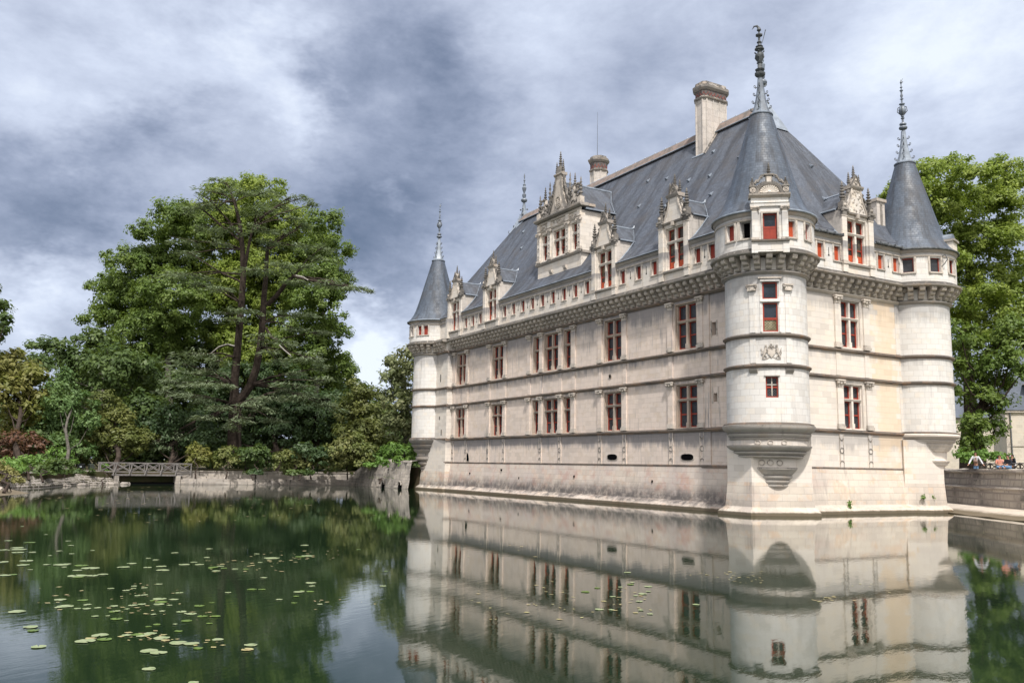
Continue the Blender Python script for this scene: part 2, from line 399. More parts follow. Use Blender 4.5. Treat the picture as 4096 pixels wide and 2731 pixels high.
# ------------------------------------------------------------------ the castle
FA = Fr((0, 0), rad(-90)); FB = Fr((0, 0), 0.0)
NT = (0.2, 0.2); RT = (-0.6, 15.3); LT = (-47.0, 0.2)      # corner turret axes
S0, S1, S2, S3, S4 = 2.78, 5.07, 8.50, 10.27, 13.98
castle = empty('castle', (-22, 7.5, 0), None, 'pale stone castle with steep slate roofs and pointed corner turrets standing in the water', 'castle')
def part(mb, name, parent=castle, smooth=None, label=None):
    o = mb.build(name, parent, smooth)
    if label: o['label'] = label
    return o

def string_pts(z, p=.2, h=.22): return [(-.02, z-.1), (p*.35, z-.09), (p*.6, z-.02), (p*.95, z+.02), (p, z+.08), (p*.9, z+.1), (-.02, z+h*.75)]
def string_lathe(cx, cy, r, z, mat, p=.2, h=.22):
    m = MB(); m.lathe(cx, cy, [(r+a, b) for a, b in string_pts(z, p, h)], mat, 56); return m

def light(mb, gl, fr, u0, u1, z0, z1, w, bar=False, t=.08):
    """red casement with leaded pane; frame goes to mb, pane to gl"""
    mb.box(fr, u0, u0+t, w-.05, w+.03, z0, z1, 'paint_red'); mb.box(fr, u1-t, u1, w-.05, w+.03, z0, z1, 'paint_red')
    mb.box(fr, u0+t, u1-t, w-.05, w+.03, z0, z0+t, 'paint_red'); mb.box(fr, u0+t, u1-t, w-.05, w+.03, z1-t, z1, 'paint_red')
    if bar:
        zm = z0+(z1-z0)*bar; mb.box(fr, u0+t, u1-t, w-.045, w+.025, zm-.045, zm+.045, 'paint_red')
    a = [fr(u0, w-.02, z0), fr(u1, w-.02, z0), fr(u1, w-.02, z1), fr(u0, w-.02, z1)]; b = [fr(x, w-.04, z) for x, z in ((u0,z0),(u1,z0),(u1,z1),(u0,z1))]
    gl.add(a+b, [(0,1,2,3),(4,5,6,7),(0,1,5,4),(2,3,7,6),(1,2,6,5),(0,3,7,4)], gl.g)

def cross_window(fr, uc, wd, z0, z1, tz, parent, cols=2, base=0., glass='glass', name='window', bar=.5, subs=True, surround=True, stone_m='stone_mullion', panel=0.):
    """stone cross window set in an opening: surround, mullion and transom; casements and panes below it"""
    mb = MB(); a, b = uc-wd/2, uc+wd/2; W = base
    # stepped moulded jambs inside the opening
    for k, (d0, d1, t) in enumerate(((-.16, -.02, .07), (-.36, -.16, .15))):
        mb.box(fr, a, a+t, W+d0, W+d1, z0+.0, z1, stone_m); mb.box(fr, b-t, b, W+d0, W+d1, z0+.0, z1, stone_m)
        mb.box(fr, a+t, b-t, W+d0, W+d1, z1-t, z1, stone_m)
    mb.prof(fr, a, b, [(W-.36, z0), (W-.03, z0), (W-.03, z0+.05), (W-.36, z0+.13)], stone_m)
    if surround:
        mb.box(fr, a-.1, a, W-.01, W+.055, z0, z1+.1, stone_m); mb.box(fr, b, b+.1, W-.01, W+.055, z0, z1+.1, stone_m); mb.box(fr, a, b, W-.01, W+.055, z1, z1+.1, stone_m)
        mb.prof(fr, a-.16, b+.16, [(W, z1+.1), (W+.1, z1+.12), (W+.13, z1+.2), (W, z1+.22)], 'stone_mould')
        mb.box(fr, uc-.12, uc+.12, W+.03, W+.17, z1+.02, z1+.24, stone_m)
    ia, ib = a+.15, b-.15; iz0, iz1 = z0+.1, z1-.15
    us = [ia, ib] if cols == 1 else [ia, uc, ib]; hw = .085
    if cols == 2:
        mb.box(fr, uc-hw, uc+hw, W-.34, W-.12, iz0, iz1, stone_m); mb.box(fr, uc-hw-.04, uc+hw+.04, W-.35, W-.08, iz0-.02, iz0+.32, stone_m)
    if tz: mb.prof(fr, ia, ib, [(W-.34, tz-.08), (W-.13, tz-.09), (W-.06, tz+.03), (W-.06, tz+.07), (W-.34, tz+.1)], stone_m)
    o = mb.build(name, parent)
    fb = MB(); gb = MB(); gb.g = glass
    for i in range(cols):
        l = us[i]+(hw if i else 0); r = us[i+1]-(hw if (cols == 2 and i == 0) else 0)
        if tz:
            light(fb, gb, fr, l, r, iz0, tz-.08, W-.33, bar); light(fb, gb, fr, l, r, tz+.1, iz1, W-.33, False)
        else: light(fb, gb, fr, l, r, iz0, iz1, W-.33, bar)
        if panel:
            fb.box(fr, l+.07, r-.07, W-.35, W-.315, iz0+.07, iz0+panel, 'shutter_orange')
    if subs: fb.build('casement', o); gb.build('pane', o)
    return o, fb, gb

def pilaster(fr, uc, z0, z1, parent, wd=.52, cap=True, medal=False, p=.11):
    mb = MB(); h = wd/2; m = 'stone_carved'
    if cap:
        mb.box(fr, uc-h, uc+h, -.01, p, z0+.32, z1-.5, 'stone_facade' if fr is FA else 'stone_end')
        mb.box(fr, uc-h-.06, uc+h+.06, -.01, p+.08, z0, z0+.2, m); mb.box(fr, uc-h-.03, uc+h+.03, -.01, p+.04, z0+.2, z0+.32, m)
        mb.box(fr, uc-h-.02, uc+h+.02, -.01, p+.03, z1-.5, z1-.44, m)
        mb.prof(fr, uc-h+.02, uc+h-.02, [(0, z1-.44), (p, z1-.44), (p+.06, z1-.2), (p+.14, z1-.1), (0, z1-.1)], m)
        mb.box(fr, uc-h-.1, uc+h+.1, -.01, p+.17, z1-.1, z1, m)
        for s in (-1, 1):
            c = fr(uc+s*(h+.0), p+.09, z1-.2); mb.ball(c, .11, m, 8)
        mb.ball(fr(uc, p+.08, z1-.24), .09, m, 8)
    else:
        mb.box(fr, uc-h*.8, uc+h*.8, -.01, .05, z0, z1, 'stone_facade' if fr is FA else 'stone_end')
        if medal:
            for zc in (z1-.25, (z0+z1)/2, z0+.25):
                full = abs(zc-(z0+z1)/2) < .01
                n = 14; R = .17
                pts = [fr(uc+R*math.cos(t), .06, zc+R*math.sin(t)) for t in np.linspace(0, 2*math.pi if full else math.pi, n)]
                if zc > (z0+z1)/2: pts = [fr(uc+R*math.cos(t), .06, zc+R*math.sin(t)) for t in np.linspace(math.pi, 2*math.pi, n)]
                mb.tube(pts, .035, 'stone_mould', 6)
            mb.box(fr, uc-h*.8, uc-h*.8+.05, .05, .075, z0, z1, m); mb.box(fr, uc+h*.8-.05, uc+h*.8, .05, .075, z0, z1, m)
    mb.build('pilaster', parent, 40)

# --- walls
def facade(fr, u0, u1, holes_up, mat, up_rest=None):
    mb = MB(); mb.holes(fr, u0, u1, S0, 15.0, holes_up, mat)
    return mb
WIN_A = [(-40.35, 2.05, 2), (-32.85, 2.15, 2), (-26.0, 1.1, 1), (-23.6, 2.3, 2), (-21.2, 1.1, 1), (-15.0, 2.2, 2), (-6.8, 2.2, 2)]
UP = (10.5, 13.72, 12.45); LO = (5.22, 8.22, 7.15)
hA = []
for c, w, n in WIN_A:
    hA.append((c-w/2, c+w/2, UP[0], UP[1], .4)); hA.append((c-w/2, c+w/2, LO[0], LO[1], .4))
hA += [(-4.25, -3.85, 11.15, 12.0, .35), (-4.2, -3.85, 6.85, 7.4, .35)]
wl = MB(); wl.holes(FA, -47.0, 0.5, S0, 15.0, hA, 'stone_facade')
wl.box(FA, -4.25, -3.85, -.38, -.34, 11.1, 12.05, 'black_void'); wl.box(FA, -4.25, -3.85, -.38, -.34, 6.8, 7.5, 'black_void')
wl.box(FA, -4.05, -3.9, -.34, -.3, 11.2, 11.95, 'shutter_red')
for (u, z) in ((-4.05, 11.15), (-4.03, 6.85)):
    wl.box(FA, u-.3, u-.2, -.01, .03, z-.1, z+.95, 'stone_carved'); wl.box(FA, u+.2, u+.3, -.01, .03, z-.1, z+.95, 'stone_carved')
# shallow projections: by the near turret, and the far end block
wl.box(FA, -5.2, -4.45, .0, .07, S0, 13.9, 'stone_facade')
wl.box(FA, -44.9, -42.2, -.4, .62, -0.5, 15.0, 'stone_pale')
for u, z, h in ((-43.9, 11.0, .8), (-43.9, 7.1, .35), (-43.4, 5.5, .6)): wl.box(FA, u, u+.16, .60, .625, z, z+h, 'black_void')
part(wl, 'facade_wall', label='long creamy stone wall with grey rain streaks and drip shadows')
wbk = MB()  # hidden rear walls close the volume
wbk.box(FA, -47, -.2, -15.3, -15.0, 0, 17.5, 'stone_facade'); wbk.box(FA, -47.2, -46.9, -15.3, -.2, 0, 17.5, 'stone_facade')
part(wbk, 'rear_wall')
hB = [(7.15, 9.1, UP[0], UP[1], .4), (7.15, 9.1, LO[0], LO[1], .4)]
wb = MB(); wb.holes(FB, 1.0, 14.8, S0, 15.0, hB, 'stone_end')
wb.box(FB, 12.75, 13.1, 0, .02, S1+.2, S2-.1, 'stone_pale'); wb.box(FB, 12.55, 13.1, 0, .021, S3+.2, S4-.1, 'stone_pale')
part(wb, 'facade_wall', label='sunlit end wall of cream stone with yellowish patched blocks')
# --- plinth with battered foot
def plinth_pts(o=0.): return [(-.3, S0), (.03+o, S0), (.05+o, 2.6), (.28+o, 1.0), (.34+o, .55), (.62+o, .42), (.8+o, .2), (.82+o, -1.), (-.3, -1.)]
pl = MB(); n = 24
for i in range(n):
    u0 = -47.5+(46.2)*i/n; pl.prof(FA, u0, u0+46.2/n, plinth_pts(), 'stone_plinth')
part(pl, 'plinth', label='battered foot of the long wall with black tide mark and reddish blocks')
pl = MB(); pl.prof(FB, 1.2, 14.2, plinth_pts(), 'stone_foundation'); part(pl, 'plinth', label='clean battered foot of the end wall')
# plinth openings (three low cellar vents) sit as dark recesses with stone rims
for u, z, kind in ((-38.7, 3.05, 'arch'), (-15.0, 3.35, 'slot'), (-6.75, 3.35, 'slot')):
    mb = MB()
    if kind == 'arch': pts = [(u-.55, z-.1)]+[(u+.55*math.cos(t), z+.0+.75*math.sin(t)) for t in np.linspace(math.pi, 0, 13)]+[(u+.55, z-.1)]
    else: pts = [(u+.62*math.copysign(abs(math.cos(t))**.6, math.cos(t)), z+.21*math.copysign(abs(math.sin(t))**.8, math.sin(t))) for t in np.linspace(0, 2*math.pi, 20, endpoint=False)]
    cx = sum(p[0] for p in pts)/len(pts); cz = sum(p[1] for p in pts)/len(pts)
    big = [(cx+(p[0]-cx)*1.12, cz+(p[1]-cz)*1.16) for p in pts]
    mb.slab(FA, pts, -.3, .012, 'black_void')
    nn = len(pts); vs = [FA(a, .035, b) for a, b in pts]+[FA(a, .02, b) for a, b in big]+[FA(a, -.05, b) for a, b in pts]
    mb.add(vs, [(i, (i+1)%nn, nn+(i+1)%nn, nn+i) for i in range(nn)]+[(i, (i+1)%nn, 2*nn+(i+1)%nn, 2*nn+i) for i in range(nn)], 'stone_carved')
    mb.build('cellar_vent', castle)
mb = MB(); mb.lathe(0, 0, [(.16, 0), (.001, 0)], 'black_void', 16, fr=lambda x, y, z: FA(-15.3+x, .01+z, 9.35+y)); mb.tube([FA(-15.3+.17*math.cos(t), .012, 9.35+.17*math.sin(t)) for t in np.linspace(0, 2*math.pi, 14)], .03, 'stone_mould', 6); mb.build('drain_hole', castle)
# small weep holes in the plinth
for u, z in ((-37.6, 1.7), (-28.3, 1.45), (-19.8, 1.75), (-10.2, 1.6), (-31.5, 2.1)):
    mb = MB(); mb.box(FA, u, u+.1, .1, .24, z, z+.18, 'black_void'); mb.build('weep_hole', castle)
# --- string courses
for z, p in ((S0-.02, .07), (S1, .2), (S2, .2), (S3, .2), (S4, .22)):
    mb = MB(); h = .1 if p < .1 else .24
    mb.prof(FA, -42.2, -1.6, string_pts(z, p, h), 'stone_string')
    q = [(w+.62, zz) for w, zz in string_pts(z, p, h)]
    mb.prof(FA, -45.2, -42.2+p*.9, q, 'stone_string'); mb.box(Fr((-42.2, 0), 0.0), -.62, 0, 0, p*.9, z-.06, z+.12, 'stone_string')
    mb.prof(FA, -5.3, -1.8, [(w+(.07 if w > 0 else 0), zz+.004) for w, zz in string_pts(z, p, h)], 'stone_string')
    mb.build('string_course', castle)
    mb = MB(); mb.prof(FB, 1.8, 13.6, string_pts(z, p*.9, h), 'stone_string' if z < S4 else 'stone_carved'); mb.build('string_course', castle)
# --- pilasters beside each window, panels between storeys
def pil_row(fr, us):
    for u in us:
        pilaster(fr, u, S1+.18, S2-.1, castle); pilaster(fr, u, S3+.2, S4-.12, castle)
        pilaster(fr, u, S2+.18, S3-.1, castle, cap=False)
pa = []
for c, w, n in WIN_A:
    if n == 2 and c != -23.6: pa += [c-w/2-.42, c+w/2+.42]
pa += [-27.05, -25.1, -22.1, -20.15]
pil_row(FA, pa); pil_row(FB, (6.75, 9.5))
for u in [p for p in pa if p not in (-27.05, -20.15)]: pilaster(FA, u, S0+.06, S1-.1, castle, cap=False, medal=True, wd=.5)
for u in (6.75, 9.5): pilaster(FB, u, S0+.06, S1-.1, castle, cap=False, medal=True, wd=.45)
# --- windows
for c, w, n in WIN_A:
    for z0, z1, tz in (UP, LO): cross_window(FA, c, w, z0, z1, tz, castle, cols=n, surround=False)
for z0, z1, tz in (UP, LO): cross_window(FB, 8.125, 1.95, z0, z1, tz, castle, surround=False, stone_m='stone_end')

# --- machicolation: corbels, cornice, parapet gallery with shutters
cm = MB(); F0 = Fr((0, 0), 0.0)
cp = [(-.02, 0), (.1, -.02), (.2, .03), (.25, .12), (.22, .21), (.30, .22), (.42, .27), (.47, .38), (.43, .48), (.52, .49), (.64, .55), (.69, .67), (.66, .80), (-.02, .80)]
cm.prof(F0, -.17, .17, cp, 'stone_carved')
table = MB()
cor_pts = [(-.1, 14.98), (.70, 14.98), (.78, 15.0), (.86, 15.06), (.87, 15.13), (.80, 15.2), (.62, 15.34), (-.1, 15.34)]
table.prof(FA, -47, -2.2, cor_pts, 'stone_mould'); table.prof(FB, 2.2, 13.2, cor_pts, 'stone_mould')
table.prof(FA, -45.1, -42.1, [(w+.5, z+.002) for w, z in cor_pts], 'stone_mould')
tb = part(table, 'corbel_table')
first = cm.build('corbel', tb, 35); first_used = False
def put_corbel(x, y, ang, z=14.19, parent=tb):
    global first_used
    o = first if not first_used else first.copy()
    if first_used: C.objects.link(o)
    first_used = True; o.parent = parent; o.location = (x, y, z); o.rotation_euler = (0, 0, ang); return o
k = 0
for i in range(58):
    u = -41.75+i*.685
    if u > -2.2: break
    put_corbel(*FA(u, 0, 0)[:2], rad(-90))
for i in range(16): 
    u = 2.75+i*.69
    if u < 13.2: put_corbel(*FB(u, 0, 0)[:2], 0.)
for u in (-44.4, -43.7, -43.0): put_corbel(*FA(u, .6, 0)[:2], rad(-90))

PW = [-38.4, -36.9, -35.35, -30.62, -29.0, -27.36, -25.75, -24.12, -22.46, -20.8, -19.15, -17.5, -12.95, -11.08, -9.3, -4.85, -3.5]
PBW = [4.72, 6.28, 10.55, 12.1]
pps = {id(FA): MB(), id(FB): MB()}
FAp = lambda u, w, z: FA(u, .6+w, z); FBp = lambda u, w, z: FB(u, .6+w, z)
DU = [-40.75, -33.05, -15.15, -7.1]; DB = 8.2
pps[id(FA)].holes(FAp, -47, -2.0, 15.3, 17.4, [(u-.29, u+.29, 15.98, 16.95, .24) for u in PW]+[(u-1.5, u+1.5, 15.3, 17.4, .01) for u in DU], 'stone_pale')
pps[id(FB)].holes(FBp, 2.2, 13.6, 15.3, 17.4, [(u-.29, u+.29, 15.98, 16.95, .24) for u in PBW]+[(DB-1.5, DB+1.5, 15.3, 17.4, .01)], 'stone_turret')
EAV = []
BAYS = {id(FA): [(-47., -42.32), (-39.18, -34.62), (-31.48, -16.72), (-13.58, -8.67), (-5.53, -1.9)], id(FB): [(2.2, 6.63), (9.77, 13.5)]}
for fr, us, lo, hi in ((FA, PW, -47., -1.9), (FB, PBW, 2.2, 13.5)):
  pp = pps[id(fr)]
  for lo, hi in BAYS[id(fr)]:
    eave = MB()
    pp.prof(fr, lo, hi, [(.55, 17.36), (.64, 17.36), (.70, 17.46), (.76, 17.58), (.55, 17.58)], 'stone_mould')
    pp.prof(fr, lo, hi, [(.59, 17.04), (.635, 17.04), (.67, 17.1), (.66, 17.16), (.59, 17.17)], 'stone_carved')
    eave.prof(fr, lo, hi, [(.80, 17.585), (.81, 17.63), (.53, 17.84), (.15, 18.19), (.0, 18.3), (.0, 17.9)], 'slate'); eave.tube([fr(lo, .82, 17.62), fr(hi, .82, 17.62)], .035, 'lead_light', 6); EAV.append(eave)
for fr, us, lo, hi in ((FA, PW, -47., -1.9), (FB, PBW, 2.2, 13.5)):
    pp = pps[id(fr)]
    for u in us:
        for s in (-1, 1): pp.box(fr, u+s*.36-.07, u+s*.36+.07, .59, .63, 15.98, 17.04, 'stone_carved')
        pp.prof(fr, u-.42, u+.42, [(.59, 15.9), (.68, 15.9), (.68, 15.97), (.59, 15.99)], 'stone_carved')
    for a, b in zip(us, us[1:]):
        if b-a < 2.2:
            u = (a+b)/2; pp.box(fr, u-.022, u+.022, .58, .61, 16.2, 16.75, 'black_void')
            pp.lathe(0, 0, [(.07, 0), (.001, 0)], 'black_void', 10, fr=lambda x, y, z, u=u, fr=fr: fr(u+x, .606, 16.24+y))
            pp.box(fr, u-.42, u-.39, .59, .612, 15.4, 17.0, 'stone_carved')
pps[id(FA)].box(FA, -42.3, -41.9, .6, .95, 15.3, 17.4, 'stone_pale')
gals = {id(FA): part(pps[id(FA)], 'parapet_gallery'), id(FB): part(pps[id(FB)], 'parapet_gallery')}
for fr, us, mat in ((FA, PW, 'shutter_red'), (FB, PBW, 'shutter_orange')):
    for u in us:
        mb = MB(); mb.box(fr, u-.29, u+.29, .38, .43, 15.98, 16.95, mat)
        for q in (-.145, 0, .145): mb.box(fr, u+q-.006, u+q+.006, .43, .434, 15.98, 16.95, 'paint_red')
        mb.build('shutter', gals[id(fr)])
# gutter along the end wall
for lo, hi in ((2.4, 6.6), (9.8, 13.6)):
    mb = MB(); mb.tube([FB(lo, .88, 17.66), FB(hi, .88, 17.64)], .08, 'lead_dark', 8)
    for u in np.arange(lo+.4, hi, .75): mb.box(FB, u-.03, u+.03, .76, .98, 17.55, 17.76, 'lead_dark')
    mb.build('gutter', castle, 40)

# --- main roof, swept at the eaves, hipped at both ends
prof_r = [(.6, 17.7), (.62, 18.17), (.66, 18.21), (1.15, 18.72), (1.7, 19.42), (2.4, 20.38)]+[(2.4+i*.85, 20.38+i*.85*1.478) for i in range(1, 8)]
dmax = prof_r[-1][0]; ztop = prof_r[-1][1]
rf = MB(); rings = []
for d, z in prof_r:
    rings.append(((-47.85+d*.76, -.78+d), (.78-d*.90, -.78+d), (.78-d*.90, 16.15-d), (-47.85+d*.76, 16.15-d), z))
vs = []; N = 30
for r4 in rings:
    z = r4[4]
    for k in range(4):
        p, q = r4[k], r4[(k+1)%4]
        for i in range(N): t = i/N; vs.append((p[0]+(q[0]-p[0])*t, p[1]+(q[1]-p[1])*t, z+.02*math.sin(i*2.1+z)))
n4 = 4*N
fs = [(j*n4+i, j*n4+(i+1)%n4, (j+1)*n4+(i+1)%n4, (j+1)*n4+i) for j in range(len(rings)-1) for i in range(n4)]
rf.add(vs, fs, 'slate'); roof = part(rf, 'roof', label='steep blue grey slate roof with dark streaks'); [e_.build('eave', roof) for e_ in EAV]
x0, x1 = rings[-1][0][0], rings[-1][1][0]; yr = 7.685
mb = MB(); mb.prof(FA, x0-.2, x1+.2, [(-yr+.55, ztop-.5), (-yr+.6, ztop-.42), (-yr+.16, ztop+.3), (-yr-.16, ztop+.3), (-yr-.6, ztop-.42), (-yr-.55, ztop-.5)], 'ridge_tile')
mb.tube([(x0, yr, ztop+.33), (x1, yr, ztop+.33)], .09, 'lead_light', 6); mb.tube([(x0, yr-.62, ztop-.46), (x1, yr-.62, ztop-.46)], .05, 'lead_light', 6)
for i in range(26):
    x = x0+(x1-x0)*i/25; mb.ball((x, yr, ztop+.42), .07, 'lead_light', 6)
mb.build('ridge_cap', roof)
def hip_lead(xe, s):
    """lead sheathing of the ridge end, crockets on the arrises"""
    mb = MB(); d = .9
    base = [(xe+s*1.2, yr-1.25), (xe+s*1.2, yr+1.25)]
    zb = ztop-1.95
    P0 = (xe-s*.9, yr, ztop+.35)
    a, b = (*base[0], zb), (*base[1], zb); t = (xe, yr, ztop+1.1)
    mb.add([(x+s*.05, y+(-.06 if y < yr else .06), z+.05) for x, y, z in (a, b)]+[t, P0, (xe-s*.9, yr-.6, ztop-.6), (xe-s*.9, yr+.6, ztop-.6)], [(0,1,2),(0,2,3,4),(1,5,3,2)], 'lead_light')
    mb.build('hip_lead', roof, 30)
hip_lead(x0, -1); hip_lead(x1, 1)
# small lead ventilators scattered over the long slope
for (x, d) in [(-38.5,6.6),(-35.9,4.9),(-33.9,6.9),(-31.2,5.2),(-29.3,3.1),(-37.5,3.4),(-17.6,6.3),(-16.4,4.4),(-18.2,3.2),(-14.6,5.8),(-13.2,7.4),(-12.2,3.6),(-9.9,6.4),(-8.4,4.6),(-5.9,5.1),(-6.8,3.2),(-4.4,3.4),(-11.0,4.9),(-34.5,3.0)]:
    z = float(np.interp(d, [p[0] for p in prof_r], [p[1] for p in prof_r])); y = -.78+d
    mb = MB(); mb.add([(x-.1,y-.02,z+.02),(x+.1,y-.02,z+.02),(x,y+.32,z+.44),(x-.1,y-.14,z+.12),(x+.1,y-.14,z+.12)], [(0,3,4,1),(3,4,2),(0,3,2),(1,4,2)], 'lead_light'); mb.build('roof_vent', roof)
for (y, k) in [(4.6,3.2),(9.,4.8),(10.6,3.4),(5.6,5.2),(8.0,2.7)]:
    z = float(np.interp(k, [p[0] for p in prof_r], [p[1] for p in prof_r])); x = .78-k*.9
    mb = MB(); mb.add([(x+.02,y-.1,z+.02),(x+.02,y+.1,z+.02),(x-.3,y,z+.44),(x+.14,y-.1,z+.12),(x+.14,y+.1,z+.12)], [(0,3,4,1),(3,4,2),(0,3,2),(1,4,2)], 'lead_light'); mb.build('roof_vent', roof)

# --- pinnacles, dormers
def pin_prof(h, r):
    P = [(.9,0),(.9,.05),(.55,.07),(.75,.11),(.75,.14),(.4,.16),(1.,.22),(1.05,.27),(.5,.3),(.42,.33),(.9,.37),(.92,.41),(.38,.44),(.36,.47),(.8,.51),(.8,.545),(.33,.57),(.3,.6),(.68,.64),(.68,.67),(.27,.7),(.26,.725),(.55,.76),(.55,.785),(.2,.81),(.34,.87),(.3,.91),(.12,.96),(.01,1.)]
    return [(a*r, b*h) for a, b in P]
def pinnacle(mb, p, h, r, mat='stone_pinnacle', seg=10):
    mb.lathe(p[0], p[1], [(a, p[2]+b) for a, b in pin_prof(h, r)], mat, seg)
def scroll(mb, fr, pts, w, r, mat='stone_pinnacle'):
    mb.tube([fr(u, w, z) for u, z in pts], [r*(1-.4*i/len(pts)) for i in range(len(pts))], mat, 7)

def dormer(fr, uc, base, parent, wwid=2.0, depth=3.2, lichen=False, carved=False, orange=False):
    """stone lucarne with cross window, pilasters, tall ogee gable, scrolls and pinnacles"""
    ww = wwid; a, b = uc-1.55, uc+1.55; W = base
    body = MB(); m = 'stone_pale'
    frp = lambda u, w, z: fr(u, W+w, z)
    body.holes(frp, a+.02, b-.02, 15.3, 19.45, [(uc-ww/2, uc+ww/2, 16.0, 19.02, .36)], m)
    for u0, u1 in ((a, a+.3), (b-.3, b)): pass
    body.box(fr, a+.02, a+.3, W-depth, W-.003, 15.3, 19.43, 'stone_chimney'); body.box(fr, b-.3, b-.02, W-depth, W-.003, 15.3, 19.43, 'stone_chimney')
    body.prof(fr, uc-ww/2-.25, uc+ww/2+.25, [(W, 15.78), (W+.14, 15.82), (W+.17, 15.93), (W, 15.97)], 'stone_mould')
    for s in (-1, 1):   # pilasters
        u = uc+s*1.3
        body.box(fr, u-.23, u+.23, W, W+.12, 15.3, 19.2, m); body.box(fr, u-.27, u+.27, W, W+.17, 15.84, 16.05, 'stone_carved')
        body.box(fr, u-.27, u+.27, W, W+.15, 19.0, 19.07, 'stone_carved'); body.prof(fr, u-.25, u+.25, [(W, 19.07), (W+.13, 19.07), (W+.2, 19.42), (W, 19.42)], 'stone_pinnacle')
        body.box(fr, u-.34, u+.34, W-.1, W+.25, 19.42, 19.55, 'stone_pinnacle')
        for q in (-1, 1): body.ball(fr(u+q*.27, W+.2, 19.33), .1, 'stone_pinnacle', 8)
    o = body.build('dormer', parent)
    w_, fb, gb = cross_window(fr, uc, ww, 16.0, 19.02, 17.95, o, base=W, glass='glass_dormer', subs=False, stone_m='stone_pale', surround=False, panel=.5)
    C.objects.unlink(w_)
    wm = w_.data; w_.name = 'tmp'; bpy.data.objects.remove(w_)
    w2 = bpy.data.objects.new('window', wm); C.objects.link(w2); w2.parent = o
    fb2 = fb; fb2.build('casement', o); gb.build('pane', o)
    g = MB()
    L = [(1.02,19.3),(1.0,19.42),(.86,19.75),(.70,20.05),(.57,20.4),(.50,20.75),(.47,21.05)]
    pts = [(uc-x, z) for x, z in L]+[(uc+x, z) for x, z in reversed(L)]
    g.slab(fr, pts, W-.35, W+.06, m)
    for sgn in (-1, 1): g.tube([fr(uc+sgn*(x-.04), W+.07, z) for x, z in L], .06, 'stone_carved', 6)
    g.prof(fr, uc-1.05, uc+1.05, [(W, 19.2), (W+.13, 19.24), (W+.17, 19.34), (W, 19.38)], 'stone_mould')
    g.box(fr, uc-.13, uc+.13, W+.02, W+.2, 19.02, 19.3, 'stone_carved')
    g.prof(fr, uc-.62, uc+.62, [(W-.45, 21.0), (W+.1, 21.0), (W+.2, 21.12), (W+.22, 21.24), (W-.45, 21.26)], 'stone_mould')
    g.slab(fr, [(uc-.42, 21.25), (uc+.42, 21.25), (uc, 21.95)], W-.3, W+.08, 'stone_carved')
    g.tube([fr(uc-.44, W+.1, 21.27), fr(uc, W+.1, 21.98), fr(uc+.44, W+.1, 21.27)], .055, 'stone_pinnacle', 6)
    n = 12; g.tube([fr(uc+.13*math.cos(t), W+.1, 21.5+.13*math.sin(t)) for t in np.linspace(0, 2*math.pi, n)], .03, 'stone_pinnacle', 5)
    if carved:
        rr = random.Random(5)
        for i in range(46):
            z = rr.uniform(19.5, 20.95); hw = np.interp(z, [19.4, 20.4, 21], [.75, .42, .3]); g.ball(fr(uc+rr.uniform(-hw, hw), W+.05, z), rr.uniform(.04, .09), 'stone_carved', 6)
    g.build('gable', o, 40)
    for sgn in (-1, 1):
        s = MB()
        sc = [(uc+sgn*1.22, 19.6), (uc+sgn*1.0, 19.75), (uc+sgn*.93, 20.05), (uc+sgn*1.02, 20.3), (uc+sgn*.86, 20.5), (uc+sgn*.68, 20.62), (uc+sgn*.62, 20.9)]
        scroll(s, fr, sc, W-.05, .12); s.ball(fr(uc+sgn*.98, W-.03, 20.0), .15, 'stone_pinnacle', 8); s.ball(fr(uc+sgn*.72, W-.03, 20.75), .11, 'stone_pinnacle', 8)
        s.ball(fr(uc+sgn*1.0, W-.02, 20.33), .1, 'stone_pinnacle', 8)
        s.build('scroll_bracket', o, 50)
        p = MB(); p.box(fr, uc+sgn*1.3-.2, uc+sgn*1.3+.2, W-.2, W+.2, 19.55, 19.95, 'stone_pinnacle'); p.ball(fr(uc+sgn*1.3, W+.16, 19.75), .14, 'stone_carved', 8)
        pinnacle(p, fr(uc+sgn*1.3, W, 19.95), 1.45, .19); p.build('pinnacle', o, 40)
        p = MB(); pinnacle(p, fr(uc+sgn*.5, W-.1, 21.24), .95, .13); p.build('pinnacle', o, 40)
    p = MB(); pinnacle(p, fr(uc, W-.1, 21.85), .9, .12); p.build('pinnacle', o, 40)
    r = MB(); e = 1.62; zr = 21.0; ze = 19.5
    zs = [(e, ze), (e*.86, ze+.16), (e*.66, ze+.5), (e*.36, ze+1.05), (0, zr)]
    outl = [(uc-x, z) for x, z in zs]+[(uc+x, z) for x, z in reversed(zs[:-1])]
    r.slab(fr, outl, W-depth-.6, W-.36, 'slate')
    r.tube([fr(uc, W-.36, zr+.02), fr(uc, W-2.55, zr+.02)], .07, 'lead_light', 6)
    r.tube([fr(uc, W-2.55, zr+.02), fr(uc, W-2.8, zr+.12), fr(uc, W-2.86, zr+.34)], [.08, .09, .03], 'lead_light', 6)
    for sgn in (-1, 1): r.tube([fr(uc+sgn*(e+.02), W-.3, ze), fr(uc+sgn*(e+.02), W-1.9, ze)], .06, 'lead_light', 6)
    # lead valleys where the little roof meets the slope
    for sgn in (-1, 1): r.tube([fr(uc+sgn*(e+.02), W-1.55, ze+.05), fr(uc+sgn*.8, W-2.2, ze+.85), fr(uc, W-2.75, zr+.05)], .035, 'lead', 6)
    for sgn in (-1, 1): r.tube([fr(uc+sgn*1.62, W-.1, 17.75), fr(uc+sgn*1.62, W-1.0, 18.75), fr(uc+sgn*1.64, W-1.55, 19.5)], .045, 'lead_light', 6)
    r.build('dormer_roof', o)
    return o
for u in DU: dormer(FA, u, .66, castle)
dormer(FB, DB, .66, castle, wwid=2.0, carved=True)

